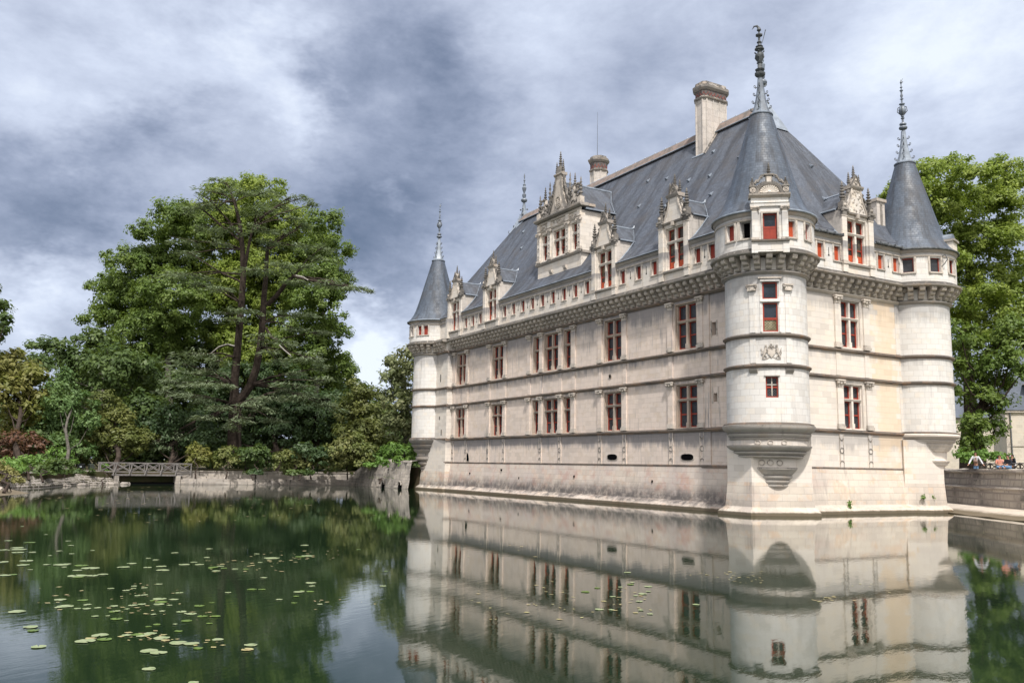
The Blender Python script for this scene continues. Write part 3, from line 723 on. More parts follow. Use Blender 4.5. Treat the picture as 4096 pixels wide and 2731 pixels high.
# --- the great stair dormer
def great_dormer():
    W = -.5; uc = -23.35; fr = FA; a, b = uc-3.35, uc+3.35
    body = MB(); frp = lambda u, w, z: fr(u, W+w, z)
    H = [(uc-2.85, uc-1.85, 20.35, 22.8, .36), (uc-1.0, uc+1.0, 20.35, 22.8, .36), (uc+1.85, uc+2.85, 20.35, 22.8, .36)]
    body.holes(frp, a, b, 17.5, 24.0, H, 'stone_pale')
    body.box(fr, a, a+.4, W-6., W-.003, 17.5, 23.4, 'stone_pale'); body.box(fr, b-.4, b, W-4.2, W-.003, 17.5, 23.6, 'stone_pale')
    body.prof(fr, a-.18, b+.18, [(W, 19.95), (W+.14, 20.0), (W+.22, 20.14), (W+.2, 20.2), (W, 20.28)], 'stone_mould')
    body.box(Fr((fr(b, 0, 0)[0], 0), 0.0), -W-.1, -W+2.4, 0, .18, 20.0, 20.2, 'stone_mould')
    body.prof(fr, a-.05, b+.05, [(W, 22.95), (W+.08, 22.97), (W+.14, 23.08), (W, 23.12)], 'stone_carved')
    body.prof(fr, a-.05, b+.05, [(W, 23.62), (W+.1, 23.65), (W+.16, 23.75), (W, 23.8)], 'stone_carved')
    body.prof(fr, a-.3, b+.3, [(W-.5, 23.9), (W+.18, 23.9), (W+.36, 24.02), (W+.38, 24.14), (W-.5, 24.2)], 'stone_mould')
    body.box(Fr((fr(b, 0, 0)[0], 0), 0.0), -W-.1, -W+1.2, 0, .34, 23.92, 24.14, 'stone_mould')
    rr = random.Random(9)
    for i in range(70):  # carved frieze
        body.ball(fr(uc+rr.uniform(-3.2, 3.2), W+.03, 23.35+rr.uniform(-.17, .17)), rr.uniform(.05, .1), 'stone_carved', 6)
    for u in (uc-1.1, uc+1.1):
        body.prof(fr, u-.2, u+.2, [(W, 18.95), (W+.16, 19.1), (W+.22, 19.3), (W, 19.35)], 'stone_carved')
    for u in (uc-3.15, uc-1.42, uc+1.42, uc+3.15):
        body.box(fr, u-.22, u+.22, W, W+.12, 20.5, 22.45, 'stone_pale'); body.box(fr, u-.28, u+.28, W, W+.18, 20.28, 20.5, 'stone_carved')
        body.prof(fr, u-.22, u+.22, [(W, 22.45), (W+.12, 22.45), (W+.2, 22.85), (W, 22.85)], 'stone_carved'); body.box(fr, u-.32, u+.32, W, W+.24, 22.85, 22.95, 'stone_carved')
        for q in (-1, 1): body.ball(fr(u+q*.26, W+.18, 22.76), .11, 'stone_carved', 8)
        for z in (20.75, 21.45, 22.15): body.tube([fr(u+.13*math.cos(t), W+.125, z+.16*math.sin(t)) for t in np.linspace(0, 2*math.pi, 10)], .028, 'stone_mould', 5)
        body.box(fr, u-.24, u+.24, W, W+.14, 23.12, 23.62, 'stone_pale')
    o = body.build('great_dormer', castle)
    for c, n, wd in ((uc-2.35, 1, 1.0), (uc, 2, 2.0), (uc+2.35, 1, 1.0)):
        w_, fb, gb = cross_window(fr, c, wd, 20.35, 22.8, 21.85, o, cols=n, base=W, glass='glass_dormer', subs=False, stone_m='stone_pale', surround=False)
        fb.build('casement', o); gb.build('pane', o)
    g = MB()
    L = [(1.75,24.15),(1.45,24.35),(1.12,24.8),(.88,25.3),(.68,25.9),(.54,26.5),(.47,27.1),(.45,27.45)]
    g.slab(fr, [(uc-x, z) for x, z in L]+[(uc+x, z) for x, z in reversed(L)], W-.35, W+.1, 'stone_carved')
    for s in (-1, 1): g.tube([fr(uc+s*(x-.04), W+.12, z) for x, z in L], .07, 'stone_pinnacle', 6)
    g.tube([fr(uc+.42*math.cos(t), W+.12, 25.05+.5*math.sin(t)) for t in np.linspace(0, 2*math.pi, 18)], .07, 'stone_carved', 6)
    for i in range(16): g.ball(fr(uc+.2*math.cos(i*2.4)*(i/16+.2), W+.12, 25.05+.3*math.sin(i*2.4)*(i/16+.2)), .08, 'stone_carved', 6)
    g.prof(fr, uc-.62, uc+.62, [(W-.4, 27.4), (W+.1, 27.4), (W+.22, 27.52), (W+.22, 27.62), (W-.4, 27.66)], 'stone_mould')
    g.slab(fr, [(uc-.4, 27.64)]+[(uc+.4*math.cos(t), 27.9+.42*math.sin(t)) for t in np.linspace(math.pi, 0, 9)]+[(uc+.4, 27.64)], W-.28, W+.08, 'stone_pinnacle')
    g.build('gable', o, 40)
    for s in (-1, 1):   # side aedicules, stepped pinnacles and scrollwork
        q = MB()
        q.slab(fr, [(uc+s*2.9, 24.15), (uc+s*2.75, 24.75), (uc+s*2.5, 25.1), (uc+s*2.42, 25.9), (uc+s*2.2, 25.9), (uc+s*2.1, 25.1), (uc+s*1.85, 24.75), (uc+s*1.75, 24.15)], W-.2, W+.08, 'stone_carved')
        q.tube([fr(uc+s*2.33+.42*math.cos(t), W+.1, 24.22+.42*math.sin(t)) for t in np.linspace(0, math.pi, 12)], .06, 'stone_pinnacle', 6)
        rr = random.Random(3+s)
        for i in range(46): q.ball(fr(uc+s*rr.uniform(1.5, 3.0), W+rr.uniform(-.1, .1), 24.3+rr.random()**1.6*1.7), rr.uniform(.07, .15), 'stone_pinnacle', 6)
        scroll(q, fr, [(uc+s*1.55, 24.4), (uc+s*1.5, 25.2), (uc+s*1.2, 25.5), (uc+s*1.15, 26.0), (uc+s*.9, 26.2), (uc+s*.8, 26.9)], W, .13)
        for i in range(16): q.ball(fr(uc+s*(np.interp(i/15, [0, 1], [1.35, .65])+rr.uniform(-.1, .1)), W, 24.9+i*.15), rr.uniform(.07, .14), 'stone_pinnacle', 6)
        q.build('carved_crest', o, 60)
        for u, z, h, r in ((3.2, 24.2, 2.35, .2), (2.33, 25.5, 1.6, .16), (1.58, 24.3, 3.1, .19), (.5, 27.6, 1.25, .14), (.62, 25.4, 2.1, .13)):
            p = MB(); pinnacle(p, fr(uc+s*u, W-.05, z), h, r, seg=10)
            if z == 24.2: p.box(fr, uc+s*u-.22, uc+s*u+.22, W-.25, W+.17, 24.15, 24.75, 'stone_carved')
            p.build('pinnacle', o, 40)
    p = MB(); pinnacle(p, fr(uc, W-.1, 28.2), 1.5, .17); p.build('pinnacle', o, 40)
    r = MB(); zr = 26.9; ze = 23.7
    outl = [(uc-3.55, ze), (uc-3.2, ze+.25), (uc-1.9, ze+1.4), (uc, zr), (uc+1.9, ze+1.4), (uc+3.2, ze+.25), (uc+3.55, ze)]
    r.slab(fr, outl, W-8., W-.3, 'slate')
    r.tube([fr(uc, W-.3, zr+.02), fr(uc, W-5.5, zr+.02)], .1, 'lead_light', 6)
    r.tube([fr(uc+3.58, W-.3, ze), fr(uc+3.58, W-3.6, ze)], .07, 'lead_light', 6)
    r.tube([fr(uc+3.5, W-3.3, ze+.1), fr(uc+1.9, W-4.1, ze+1.5), fr(uc, W-5.5, zr+.1)], .045, 'lead', 6)
    r.build('dormer_roof', o)
great_dormer()
mb = MB(); mb.tube([FA(-26.9, .62, 18.72-.6), FA(-19.9, .62, 18.12)], .02, 'lead_light', 5)

# --- chimneys
def lattice_band(mb, pts, z0, z1, mat='brick_red'):
    """diamond lattice of raised brick round a closed outline"""
    per = [0]
    n = len(pts)
    for i in range(n): per.append(per[-1]+math.dist(pts[i], pts[(i+1)%n]))
    def P(s, off=.03):
        s %= per[-1]
        for i in range(n):
            if s <= per[i+1]+1e-9:
                t = (s-per[i])/(per[i+1]-per[i]); a, b = pts[i], pts[(i+1)%n]; d = (b[0]-a[0], b[1]-a[1]); L = math.hypot(*d)
                return (a[0]+d[0]*t+d[1]/L*off, a[1]+d[1]*t-d[0]/L*off)
    k = round(per[-1]/.34); st = per[-1]/k
    for i in range(k):
        for s in (-1, 1):
            q = []
            for j in range(5): x, y = P(i*st+s*st*1.0*j/4, .02); q.append((x, y, z0+(z1-z0)*j/4))
            mb.tube(q, .035, mat, 4)
def ring(mb, pts, prof, mat):
    """outline swept by profile [(offset, z)]"""
    n = len(pts); vs = []
    cx = sum(p[0] for p in pts)/n; cy = sum(p[1] for p in pts)/n
    for off, z in prof:
        for i in range(n):
            a, b, c = pts[i-1], pts[i], pts[(i+1)%n]
            n1 = (b[1]-a[1], a[0]-b[0]); n2 = (c[1]-b[1], b[0]-c[0]); l1 = math.hypot(*n1); l2 = math.hypot(*n2)
            m = (n1[0]/l1+n2[0]/l2, n1[1]/l1+n2[1]/l2); L = m[0]**2+m[1]**2
            vs.append((b[0]+m[0]*2/L*off, b[1]+m[1]*2/L*off, z))
    m_ = len(prof)
    fs = [(j*n+i, j*n+(i+1)%n, (j+1)*n+(i+1)%n, (j+1)*n+i) for j in range(m_-1) for i in range(n)]+[tuple(range((m_-1)*n, m_*n))]
    mb.add(vs, fs, mat)
def chimney(pts, z0, zs, name='chimney', rod=False):
    """zs: top of shaft, of lattice band, of cornice"""
    mb = MB(); ring(mb, pts, [(0, z0), (0, zs[0])], 'stone_chimney')
    n = len(pts)
    for i in range(n):
        a, b = pts[i], pts[(i+1)%n]; L = math.dist(a, b); d = ((b[0]-a[0])/L, (b[1]-a[1])/L); nn = (d[1], -d[0])
        k = max(1, round(L/.62))
        for j in range(k+1):
            t = L*j/k; fr = Fr((a[0]+d[0]*t, a[1]+d[1]*t), math.atan2(nn[1], nn[0])); mb.box(fr, -.05, .05, -.05, .05, z0, zs[0]-.01, 'stone_chimney')
    o = mb.build(name, castle)
    c = MB(); h0, h1, h2 = zs
    ring(c, pts, [(.0, h0-.05), (.12, h0), (.16, h0+.08), (.12, h0+.16), (.04, h0+.2), (.02, h0+.22)], 'stone_mould')
    ring(c, pts, [(.02, h0+.2), (.06, h1)], 'brick_lattice'); lattice_band(c, pts, h0+.24, h1-.02)
    ring(c, pts, [(.04, h1-.02), (.1, h1), (.22, h1+.16), (.26, h1+.3), (.22, h1+.38), (.1, h1+.42), (.02, h2), (-.15, h2+.02)], 'stone_mould')
    c.build('chimney_cap', o)
    return o
bx0, bx1, by0, by1 = -12.5, -11.15, 6.0, 8.6; e = .38
oct_ = [(bx0+e, by0), (bx1-e*.6, by0), (bx1, by0+e*.6), (bx1, by1-e), (bx1-e, by1), (bx0+e, by1), (bx0, by1-e), (bx0, by0+e)]
ch = chimney(oct_, 25.5, (31.35, 32.05, 32.75))
mb = MB(); mb.tube([(bx1+.03, 5.9, 26.7), (bx1+.06, 7.7, 29.4)], .12, 'stone_mould', 6); mb.tube([(bx0, 5.95, 26.75), (bx1+.03, 5.92, 26.7)], .1, 'lead_light', 6); mb.build('flashing', ch)
c2 = [(-30.0+.82*math.cos(rad(22.5+45*i)), 9.4+.82*math.sin(rad(22.5+45*i))) for i in range(8)]
ch = chimney(c2, 26, (31.35, 32.2, 32.85))
mb = MB(); mb.tube([(-30.1, 9.3, 32.8), (-30.1, 9.3, 37.6)], [.03, .012], 'lead_dark', 5); mb.build('lightning_rod', ch)
mb = MB(); fr = Fr((-1.3, 12.9), 0.)
mb.box(fr, -.42, .42, -.35, .35, 17.8, 21.5, 'stone_chimney'); mb.box(fr, -.1, .1, .33, .4, 18, 21.45, 'stone_pinnacle'); mb.box(fr, -.5, .5, -.43, .43, 19.2, 19.35, 'stone_mould'); mb.box(fr, -.52, .52, -.45, .45, 21.4, 21.62, 'stone_mould')
mb.build('chimney', castle)

# --- corner turrets
CONE = [(3.12,17.55),(3.1,17.62),(2.78,17.95),(2.52,18.35),(2.3,18.85),(2.1,19.45),(1.9,20.1),(1.66,20.95),(1.38,21.95),(1.08,23.0),(.82,23.95),(.66,24.5)]
def spire(cx, cy, parent, kind):
    mb = MB()
    mb.lathe(cx, cy, [(.66,24.42),(.73,24.46),(.74,24.52),(.68,24.58),(.6,24.62),(.56,24.66)], 'lead', 24)
    mb.lathe(cx, cy, [(.56,24.66),(.40,25.15),(.29,25.7),(.21,26.3),(.15,27.0)], 'lead_light' if kind != 'near' else 'lead', 8)
    F = {'near': [(.15,27.0),(.12,27.05),(.26,27.12),(.33,27.22),(.33,27.32),(.2,27.4),(.27,27.5),(.3,27.56),(.14,27.62),(.14,27.95),(.2,28.0),(.1,28.05),(.12,28.15),(.26,28.32),(.28,28.5),(.16,28.62),(.12,28.8),(.3,28.9),(.3,28.95),(.12,29.02),(.24,29.1),(.1,29.18),(.1,29.3),(.16,29.38),(.07,29.5),(.07,29.75),(.21,29.82),(.22,29.9),(.06,29.98),(.05,30.1),(.14,30.2),(.1,30.33),(.02,30.45)],
         'far': [(.12,27.0),(.1,27.1),(.26,27.16),(.30,27.25),(.26,27.34),(.08,27.4),(.25,27.5),(.22,27.6),(.07,27.66),(.07,27.9),(.14,27.98),(.05,28.04),(.12,28.12),(.06,28.2),(.22,28.4),(.26,28.6),(.2,28.8),(.08,28.95),(.2,29.03),(.2,29.08),(.06,29.12),(.06,29.4),(.13,29.44),(.05,29.5),(.1,29.7),(.05,29.85),(.06,30.0),(.13,30.1),(.04,30.15),(.04,30.3),(.1,30.34),(.03,30.4),(.03,30.6),(.08,30.7),(.01,30.95)]}[kind]
    mb.lathe(cx, cy, F, 'lead_dark' if kind == 'near' else 'lead', 12)
    rr = random.Random(int(cx*7))
    for j, z in enumerate((24.95, 25.45, 25.95, 26.45)):
        R = float(np.interp(z, [24.66, 25.15, 25.7, 26.3, 27], [.56, .40, .29, .21, .15]))
        for i in range(4):
            a = i*math.pi/2+.55; ca, sa = math.cos(a), math.sin(a)
            pts = []
            for t in np.linspace(0, 1.5*math.pi, 8):
                rr_ = R+.1+.09*(1-math.cos(t))*.9-.02*t; pts.append((cx+ca*rr_, cy+sa*rr_, z+.11*math.sin(t)+.05*t/4))
            mb.tube([(cx+ca*R*.9, cy+sa*R*.9, z-.05)]+pts, .022, 'lead_dark', 5); mb.ball(pts[-1], .05, 'lead_dark', 6)
    if kind == 'near':
        mb.tube([(cx+.06, cy+.06, 29.05), (cx+.16, cy+.19, 29.6), (cx+.27, cy+.3, 30.2)], [.015, .02, .03], 'lead_dark', 5)
        mb.tube([(cx, cy, 30.3), (cx-.08, cy-.09, 30.5), (cx-.2, cy-.22, 30.48), (cx-.3, cy-.3, 30.28)], [.08, .07, .05, .01], 'lead_dark', 6)
        for a in (0.5, 2.1, 3.7, 5.3):
            mb.tube([(cx+.1*math.cos(a), cy+.1*math.sin(a), 28.1), (cx+.26*math.cos(a), cy+.26*math.sin(a), 28.35), (cx+.2*math.cos(a), cy+.2*math.sin(a), 28.65), (cx+.3*math.cos(a), cy+.3*math.sin(a), 28.75)], .05, 'lead_dark', 5)
    else:
        for a in (0.5, 2.1, 3.7, 5.3): mb.tube([(cx+.08*math.cos(a), cy+.08*math.sin(a), 28.2), (cx+.33*math.cos(a), cy+.33*math.sin(a), 28.5), (cx+.28*math.cos(a), cy+.28*math.sin(a), 28.8), (cx+.1*math.cos(a), cy+.1*math.sin(a), 28.9)], .03, 'lead_dark', 5)
        mb.tube([(cx, cy, 30.6), (cx+.1, cy+.1, 30.75), (cx+.02, cy+.02, 30.85), (cx+.1, cy+.1, 31.0)], .02, 'lead_dark', 4)
    mb.build('spire_finial', parent, 35)

def cyl(c, r): return lambda a, w, z: (c[0]+(r+w)*math.cos(a), c[1]+(r+w)*math.sin(a), z)
def base_block(poly, parent, mat='stone_foundation', top=5.0):
    """battered block under a turret"""
    mb = MB(); n = len(poly)
    cx = sum(p[0] for p in poly)/n; cy = sum(p[1] for p in poly)/n
    mats = 'stone_end'
    ring(mb, poly, [(0, 1.9), (0, top)], mats); ring(mb, poly, [(.42, -1), (.40, .2), (.22, .38), (.1, .5), (.06, 1.0), (0, 1.9)], mat)
    return mb.build('turret_base', parent)
def turret(c, holes_lo, holes_hi, kind, r=2.38, rp=2.92, mat='stone_turret'):
    t = MB(); D = math.pi*2
    t.holes(cyl(c, r), -math.pi, math.pi, S1-.05, S4+.9, holes_lo, mat, du=rad(6), cyl=c)
    o = t.build('corner_turret', castle, 30)
    p = MB(); p.holes(cyl(c, rp), -math.pi, math.pi, 15.25, 17.3, holes_hi, mat, du=rad(6), cyl=c)
    p.lathe(c[0], c[1], [(rp-.02,17.28),(rp+.03,17.3),(rp+.1,17.44),(rp+.17,17.56),(rp-.3,17.6)], 'stone_mould', 56)
    p.lathe(c[0], c[1], [(rp-.01,17.02),(rp+.04,17.03),(rp+.07,17.1),(rp-.01,17.16)], 'stone_carved', 56)
    p.lathe(c[0], c[1], [(r-.1,14.98),(r+.72,14.98),(r+.82,15.03),(r+.85,15.12),(r+.78,15.2),(rp-.02,15.36),(r,15.36)], 'stone_mould', 56)
    for h in holes_hi:
        a0, a1 = h[0], h[1]
        for aa in (a0-.03, a1+.03): p.box(Fr(c, aa), -.07, .07, rp-.01, rp+.04, 15.95, 17.02, 'stone_carved')
        am = (a0+a1)/2; hw = (a1-a0)/2*rp+.14; p.box(Fr(c, am), -hw, hw, rp-.06, rp+.07, 15.88, 15.97, 'stone_carved')
        if h[4] > 1: continue
    g = p.build('turret_gallery', o, 30)
    for z, pr in ((S1+.08, .22), (S2, .17), (S3, .17), (S4, .2)):
        string_lathe(c[0], c[1], r, z, 'stone_string' if z < S4 else 'stone_mould', pr).build('string_course', o, 40)
    cn = MB(); cn.lathe(c[0], c[1], CONE, 'slate_cone', 64); cn.lathe(c[0], c[1], [(3.1, 17.5), (3.17, 17.54), (3.17, 17.6), (3.1, 17.64)], 'lead_dark' if kind == 'right' else 'lead_light', 64)
    cn.build('cone_roof', o, 40)
    spire(c[0], c[1], o, 'near' if kind == 'near' else 'far')
    for i in range(25):
        a = rad(-41)+i*2*math.pi/25; x, y = c[0]+r*math.cos(a), c[1]+r*math.sin(a)
        if (kind != 'right' and x < c[0]-1 and y > .5) or (y > 1.2 and x < 0 and kind == 'near') or (kind == 'left' and y > .5): continue
        put_corbel(x, y, a, 14.19, o)
    return o
def fill_hole(c, rp, a0, a1, z0, z1, mat, parent, name='shutter', fmat=None):
    fr = Fr(c, (a0+a1)/2); hw = (a1-a0)/2*rp; mb = MB()
    mb.box(fr, -hw, hw, rp-.26, rp-.22, z0, z1, mat)
    if fmat:
        t = .07
        for q in ((-hw, -hw+t, z0, z1), (hw-t, hw, z0, z1), (-hw+t, hw-t, z0, z0+t), (-hw+t, hw-t, z1-t, z1)): mb.box(fr, q[0], q[1], rp-.24, rp-.16, q[2], q[3], fmat)
    mb.build(name, parent)

# near turret
A0 = rad(-40.0)
def ph(w, r, z0, z1, a=A0, d=.3): return (a-w/2/r, a+w/2/r, z0, z1, d)
lo = [ph(.86, 2.38, 12.42, 13.42), ph(.86, 2.38, 10.5, 12.2), ph(.72, 2.38, 6.7, 7.9)]
degs = [-84, -67, -15, 6, 24]
hi = [ph(.55, 2.92, 15.98, 16.95, rad(-87)), ph(.78, 2.92, 15.98, 17.02, rad(-66), .6), ph(.6, 2.92, 15.98, 16.95, rad(-15.5)), ph(.55, 2.92, 15.98, 16.95, rad(12)), (A0-.3, A0+.3, 15.3, 17.3, .05)]
nt = turret(NT, lo, hi, 'near'); nt['label'] = 'nearest corner turret with carved shell dormer and moulded foot'
base_block([(-1.0, 3.0), (-1.35, -1.65), (.6, -1.65), (1.78, 2.0), (.2, 3.2)], nt)
b = MB()   # moulded corbelling that carries the turret
b.lathe(NT[0], NT[1], [(.6,1.63),(1.12,1.64),(1.16,1.70),(1.165,1.78),(1.12,1.8),(1.2,1.88),(1.24,1.94),(1.245,2.02),(1.19,2.04),(1.3,2.14),(1.34,2.2),(1.345,2.28),(1.28,2.3),(1.4,2.42),(1.44,2.48),(1.5,2.56),(1.6,2.66),(1.61,2.74),(1.53,2.765)], 'stone_foot', 56)
b.lathe(NT[0], NT[1], [(1.53,2.76),(1.52,2.78),(1.52,3.3),(1.6,3.31)], 'stone_end', 56)
b.lathe(NT[0], NT[1], [(2.22,4.02),(2.2,4.04),(2.2,4.3),(2.22,4.31)], 'stone_end', 56)
b.lathe(NT[0], NT[1], [(1.6,3.28),(1.95,3.34),(1.98,3.42),(1.93,3.46),(2.1,3.56),(2.13,3.65),(2.08,3.68),(2.3,3.8),(2.42,3.92),(2.44,4.0),(2.2,4.03)], 'stone_foot', 56)
b.lathe(NT[0], NT[1], [(2.2,4.3),(2.27,4.34),(2.32,4.42),(2.26,4.46),(2.4,4.58),(2.43,4.66),(2.36,4.7),(2.52,4.84),(2.6,4.9),(2.66,5.02),(2.68,5.12),(2.6,5.18),(2.38,5.25)], 'stone_foot', 56)
for a in (-62, -44, -24):
    for zz, RR in ((4.17, 2.2),):
        fr = Fr(NT, rad(a)); b.tube([fr(.15*math.cos(t), RR+.02, zz+.12*math.sin(t)) for t in np.linspace(0, 2*math.pi, 12)], .03, 'stone_carved', 5)
    fr = Fr(NT, rad(a)); b.tube([fr(.17*math.cos(t), 1.54, 3.02+.15*math.sin(t)) for t in np.linspace(0, 2*math.pi, 12)], .03, 'stone_carved', 5)
b.build('turret_foot', nt, 35)
ft = Fr(NT, A0)
w = MB(); gl = MB(); gl.g = 'glass_turret'
for z0, z1 in ((12.42, 13.42),): light(w, gl, ft, -.42, .42, z0, z1, 2.38-.14)
w.build('casement', nt); gl.build('pane', nt)
w = MB(); gl = MB(); gl.g = 'glass_turret'; light(w, gl, ft, -.42, .42, 11.25, 12.2, 2.38-.14); ga = MB(); ga.g = 'glass_amber'; light(w, ga, ft, -.42, .42, 10.5, 11.27, 2.38-.14)
w.build('casement', nt); gl.build('pane', nt); ga.build('pane', nt)
w = MB(); gl = MB(); gl.g = 'glass'; light(w, gl, ft, -.35, .35, 6.7, 7.9, 2.38-.2, .5); w.box(ft, -.03, .03, 2.19, 2.23, 6.8, 7.85, 'stone_carved'); w.box(ft, -.3, .3, 2.19, 2.235, 7.42, 7.47, 'stone_carved')
w.build('casement', nt); gl.build('pane', nt)
tr = MB()  # raised strips, lintels, capitals and the carved coat of arms on the shaft
for u in (-1.02, 1.02):
    for z0, z1 in ((S3+.2, 12.9), (S2+.2, S3-.12)):
        fr = Fr(NT, A0+u/2.38); tr.box(fr, -.17, .17, 2.34, 2.42, z0, z1, 'stone_turret')
    fr = Fr(NT, A0+u/2.38); tr.box(fr, -.24, .24, 2.34, 2.56, 12.92, 13.3, 'stone_carved', .02); tr.box(fr, -.3, .3, 2.34, 2.6, 13.22, 13.3, 'stone_carved')
    for q in (-1, 1): tr.ball(fr(q*.24, 2.5, 13.14), .1, 'stone_mould', 8)
    tr.prof(fr, -.24, .24, [(2.34, S2-.42), (2.46, S2-.34), (2.55, S2-.14), (2.34, S2-.1)], 'stone_mould')
for z in (13.5, 12.3): tr.box(ft, -.55, .55, 2.3, 2.44, z-.06, z+.05, 'stone_turret')
for u in (-.53, .53): tr.box(Fr(NT, A0+u/2.38), -.05, .05, 2.34, 2.43, 10.48, 13.5, 'stone_turret')
tr.box(ft, -.66, .66, 2.3, 2.47, 13.62, 13.7, 'stone_carved'); tr.box(ft, -.44, .44, 2.3, 2.42, 7.92, 7.97, 'stone_mould')
tr.build('shaft_trim', nt, 40)
arms = MB(); rr = random.Random(2); R0 = 2.37
arms.slab(ft, [(-.2, 9.5), (.2, 9.5), (.2, 9.2), (0, 8.98), (-.2, 9.2)], R0, R0+.07, 'stone_carved')
arms.tube([ft(-.17, R0+.03, 9.55), ft(-.1, R0+.05, 9.68), ft(0, R0+.05, 9.6), ft(.1, R0+.05, 9.68), ft(.17, R0+.03, 9.55)], .035, 'stone_carved', 6)
arms.ball(ft(0, R0+.04, 9.75), .055, 'stone_carved', 8); arms.tube([ft(-.2, R0+.03, 9.56), ft(.2, R0+.03, 9.56)], .03, 'stone_carved', 5)
for s in (-1, 1):   # rampant supporters
    arms.tube([ft(s*.48, R0, 9.0), ft(s*.42, R0+.03, 9.15), ft(s*.36, R0+.03, 9.32), ft(s*.34, R0+.03, 9.5), ft(s*.28, R0+.04, 9.62)], [.045, .06, .075, .065, .05], 'stone_carved', 6)
    arms.ball(ft(s*.3, R0+.05, 9.66), .075, 'stone_carved', 8)
    for z0, xx, z1 in ((9.5, .2, 9.42), (9.4, .22, 9.28), (9.15, .26, 9.0), (9.2, .5, 9.34)): arms.tube([ft(s*.36, R0+.03, z0), ft(s*xx, R0+.04, z1)], [.035, .025], 'stone_carved', 5)
    arms.tube([ft(s*.46, R0, 9.1), ft(s*.56, R0, 9.25), ft(s*.52, R0, 9.45), ft(s*.58, R0, 9.55)], .022, 'stone_carved', 5)
arms.tube([ft(x, R0, 8.96+.05*math.cos(x*9)) for x in np.linspace(-.52, .52, 12)], .03, 'stone_carved', 5)
arms.build('carved_arms', nt, 50)
ng = [o for o in nt.children if o.name.startswith('turret_gallery')][0]
for a, w_, m_ in ((-87, .55, 'shutter_red'), (-15.5, .6, 'shutter_orange'), (12, .55, 'shutter_red')): fill_hole(NT, 2.92, rad(a)-w_/2/2.92, rad(a)+w_/2/2.92, 15.98, 16.95, m_, nt)
fill_hole(NT, 2.62, rad(-66)-.16, rad(-66)+.16, 15.9, 17.1, 'black_void', nt, 'dark_opening')
# shell dormer
d = MB(); W = 3.2
frp = lambda u, w, z: ft(u, W+w, z)
d.holes(frp, -1.02, 1.02, 15.36, 18.2, [(-.4, .4, 15.75, 17.3, .22)], 'stone_turret')
d.box(ft, -1.02, -.75, 1.9, W-.003, 15.36, 18.18, 'stone_turret'); d.box(ft, .75, 1.02, 1.9, W-.003, 15.36, 18.18, 'stone_turret'); d.box(ft, -1.0, 1.0, 1.4, W-.25, 17.4, 18.3, 'stone_turret')
for u in (-.84, .84):
    d.box(ft, u-.17, u+.17, W, W+.09, 15.75, 17.4, 'stone_turret'); d.box(ft, u-.22, u+.22, W, W+.13, 15.68, 15.85, 'stone_carved')
    d.prof(ft, u-.18, u+.18, [(W, 17.38), (W+.08, 17.38), (W+.17, 17.62), (W, 17.62)], 'stone_carved'); d.box(ft, u-.25, u+.25, W, W+.2, 17.6, 17.68, 'stone_carved')
    for q in (-1, 1): d.ball(ft(u+q*.2, W+.14, 17.53), .085, 'stone_mould', 8)
d.box(ft, -.5, -.4, W, W+.06, 15.75, 17.4, 'stone_carved'); d.box(ft, .4, .5, W, W+.06, 15.75, 17.4, 'stone_carved'); d.box(ft, -.4, .4, W, W+.06, 17.3, 17.4, 'stone_carved')
d.prof(ft, -1.1, 1.1, [(W, 17.68), (W+.1, 17.7), (W+.12, 17.86), (W+.16, 17.9), (W, 17.92)], 'stone_turret')
d.prof(ft, -1.05, 1.05, [(W, 17.92), (W+.08, 17.92), (W+.08, 18.2), (W, 18.2)], 'stone_turret')
d.prof(ft, -1.16, 1.16, [(W-.4, 18.2), (W+.12, 18.2), (W+.26, 18.32), (W+.28, 18.42), (W-.4, 18.48)], 'stone_mould')
d.prof(ft, -1.06, 1.06, [(W, 15.58), (W+.16, 15.62), (W+.2, 15.7), (W, 15.74)], 'stone_mould')
d.box(ft, -1.05, -.7, W-.1, W+.06, 14.95, 15.58, 'stone_turret'); d.box(ft, .7, 1.05, W-.1, W+.06, 14.95, 15.58, 'stone_turret'); d.box(ft, -.98, .98, 2.5, W+.02, 15.02, 15.6, 'stone_turret')
do = d.build('shell_dormer', nt)
d = MB(); gl = MB(); gl.g = 'glass_turret'; light(d, gl, ft, -.4, .4, 16.45, 17.3, W-.17, False, .09); gl.build('pane', do)
d.box(ft, -.4, .4, W-.22, W-.13, 15.75, 16.45, 'shutter_red')
for u in (-.36, .02): d.box(ft, u, u+.34, W-.13, W-.12, 15.82, 16.36, 'paint_red')
d.build('casement', do)
d = MB()
sh = [(.62*math.cos(t), 18.5+.52*math.sin(t)) for t in np.linspace(0, math.pi, 19)]
d.slab(ft, sh, W-.3, W+.0, 'stone_carved')
for t in np.linspace(.12, math.pi-.12, 12):
    d.tube([ft(.07*math.cos(t), W+.03, 18.53+.05*math.sin(t)), ft(.3*math.cos(t), W+.02, 18.5+.27*math.sin(t)), ft(.54*math.cos(t), W+.07, 18.5+.46*math.sin(t))], [.02, .045, .062], 'stone_pale', 6)
d.ball(ft(0, W+.05, 18.55), .1, 'stone_pale', 8)
for k, (R, r_) in enumerate(((.66, .05), (.74, .05))): d.tube([ft(R*math.cos(t), W+.05, 18.48+R*.86*math.sin(t)) for t in np.linspace(0, math.pi, 20)], r_, 'stone_pinnacle', 6)
for i, t in enumerate(np.linspace(.05, math.pi-.05, 21)): d.ball(ft(.82*math.cos(t), W, 18.5+.7*math.sin(t)), .06, 'stone_pinnacle', 6)
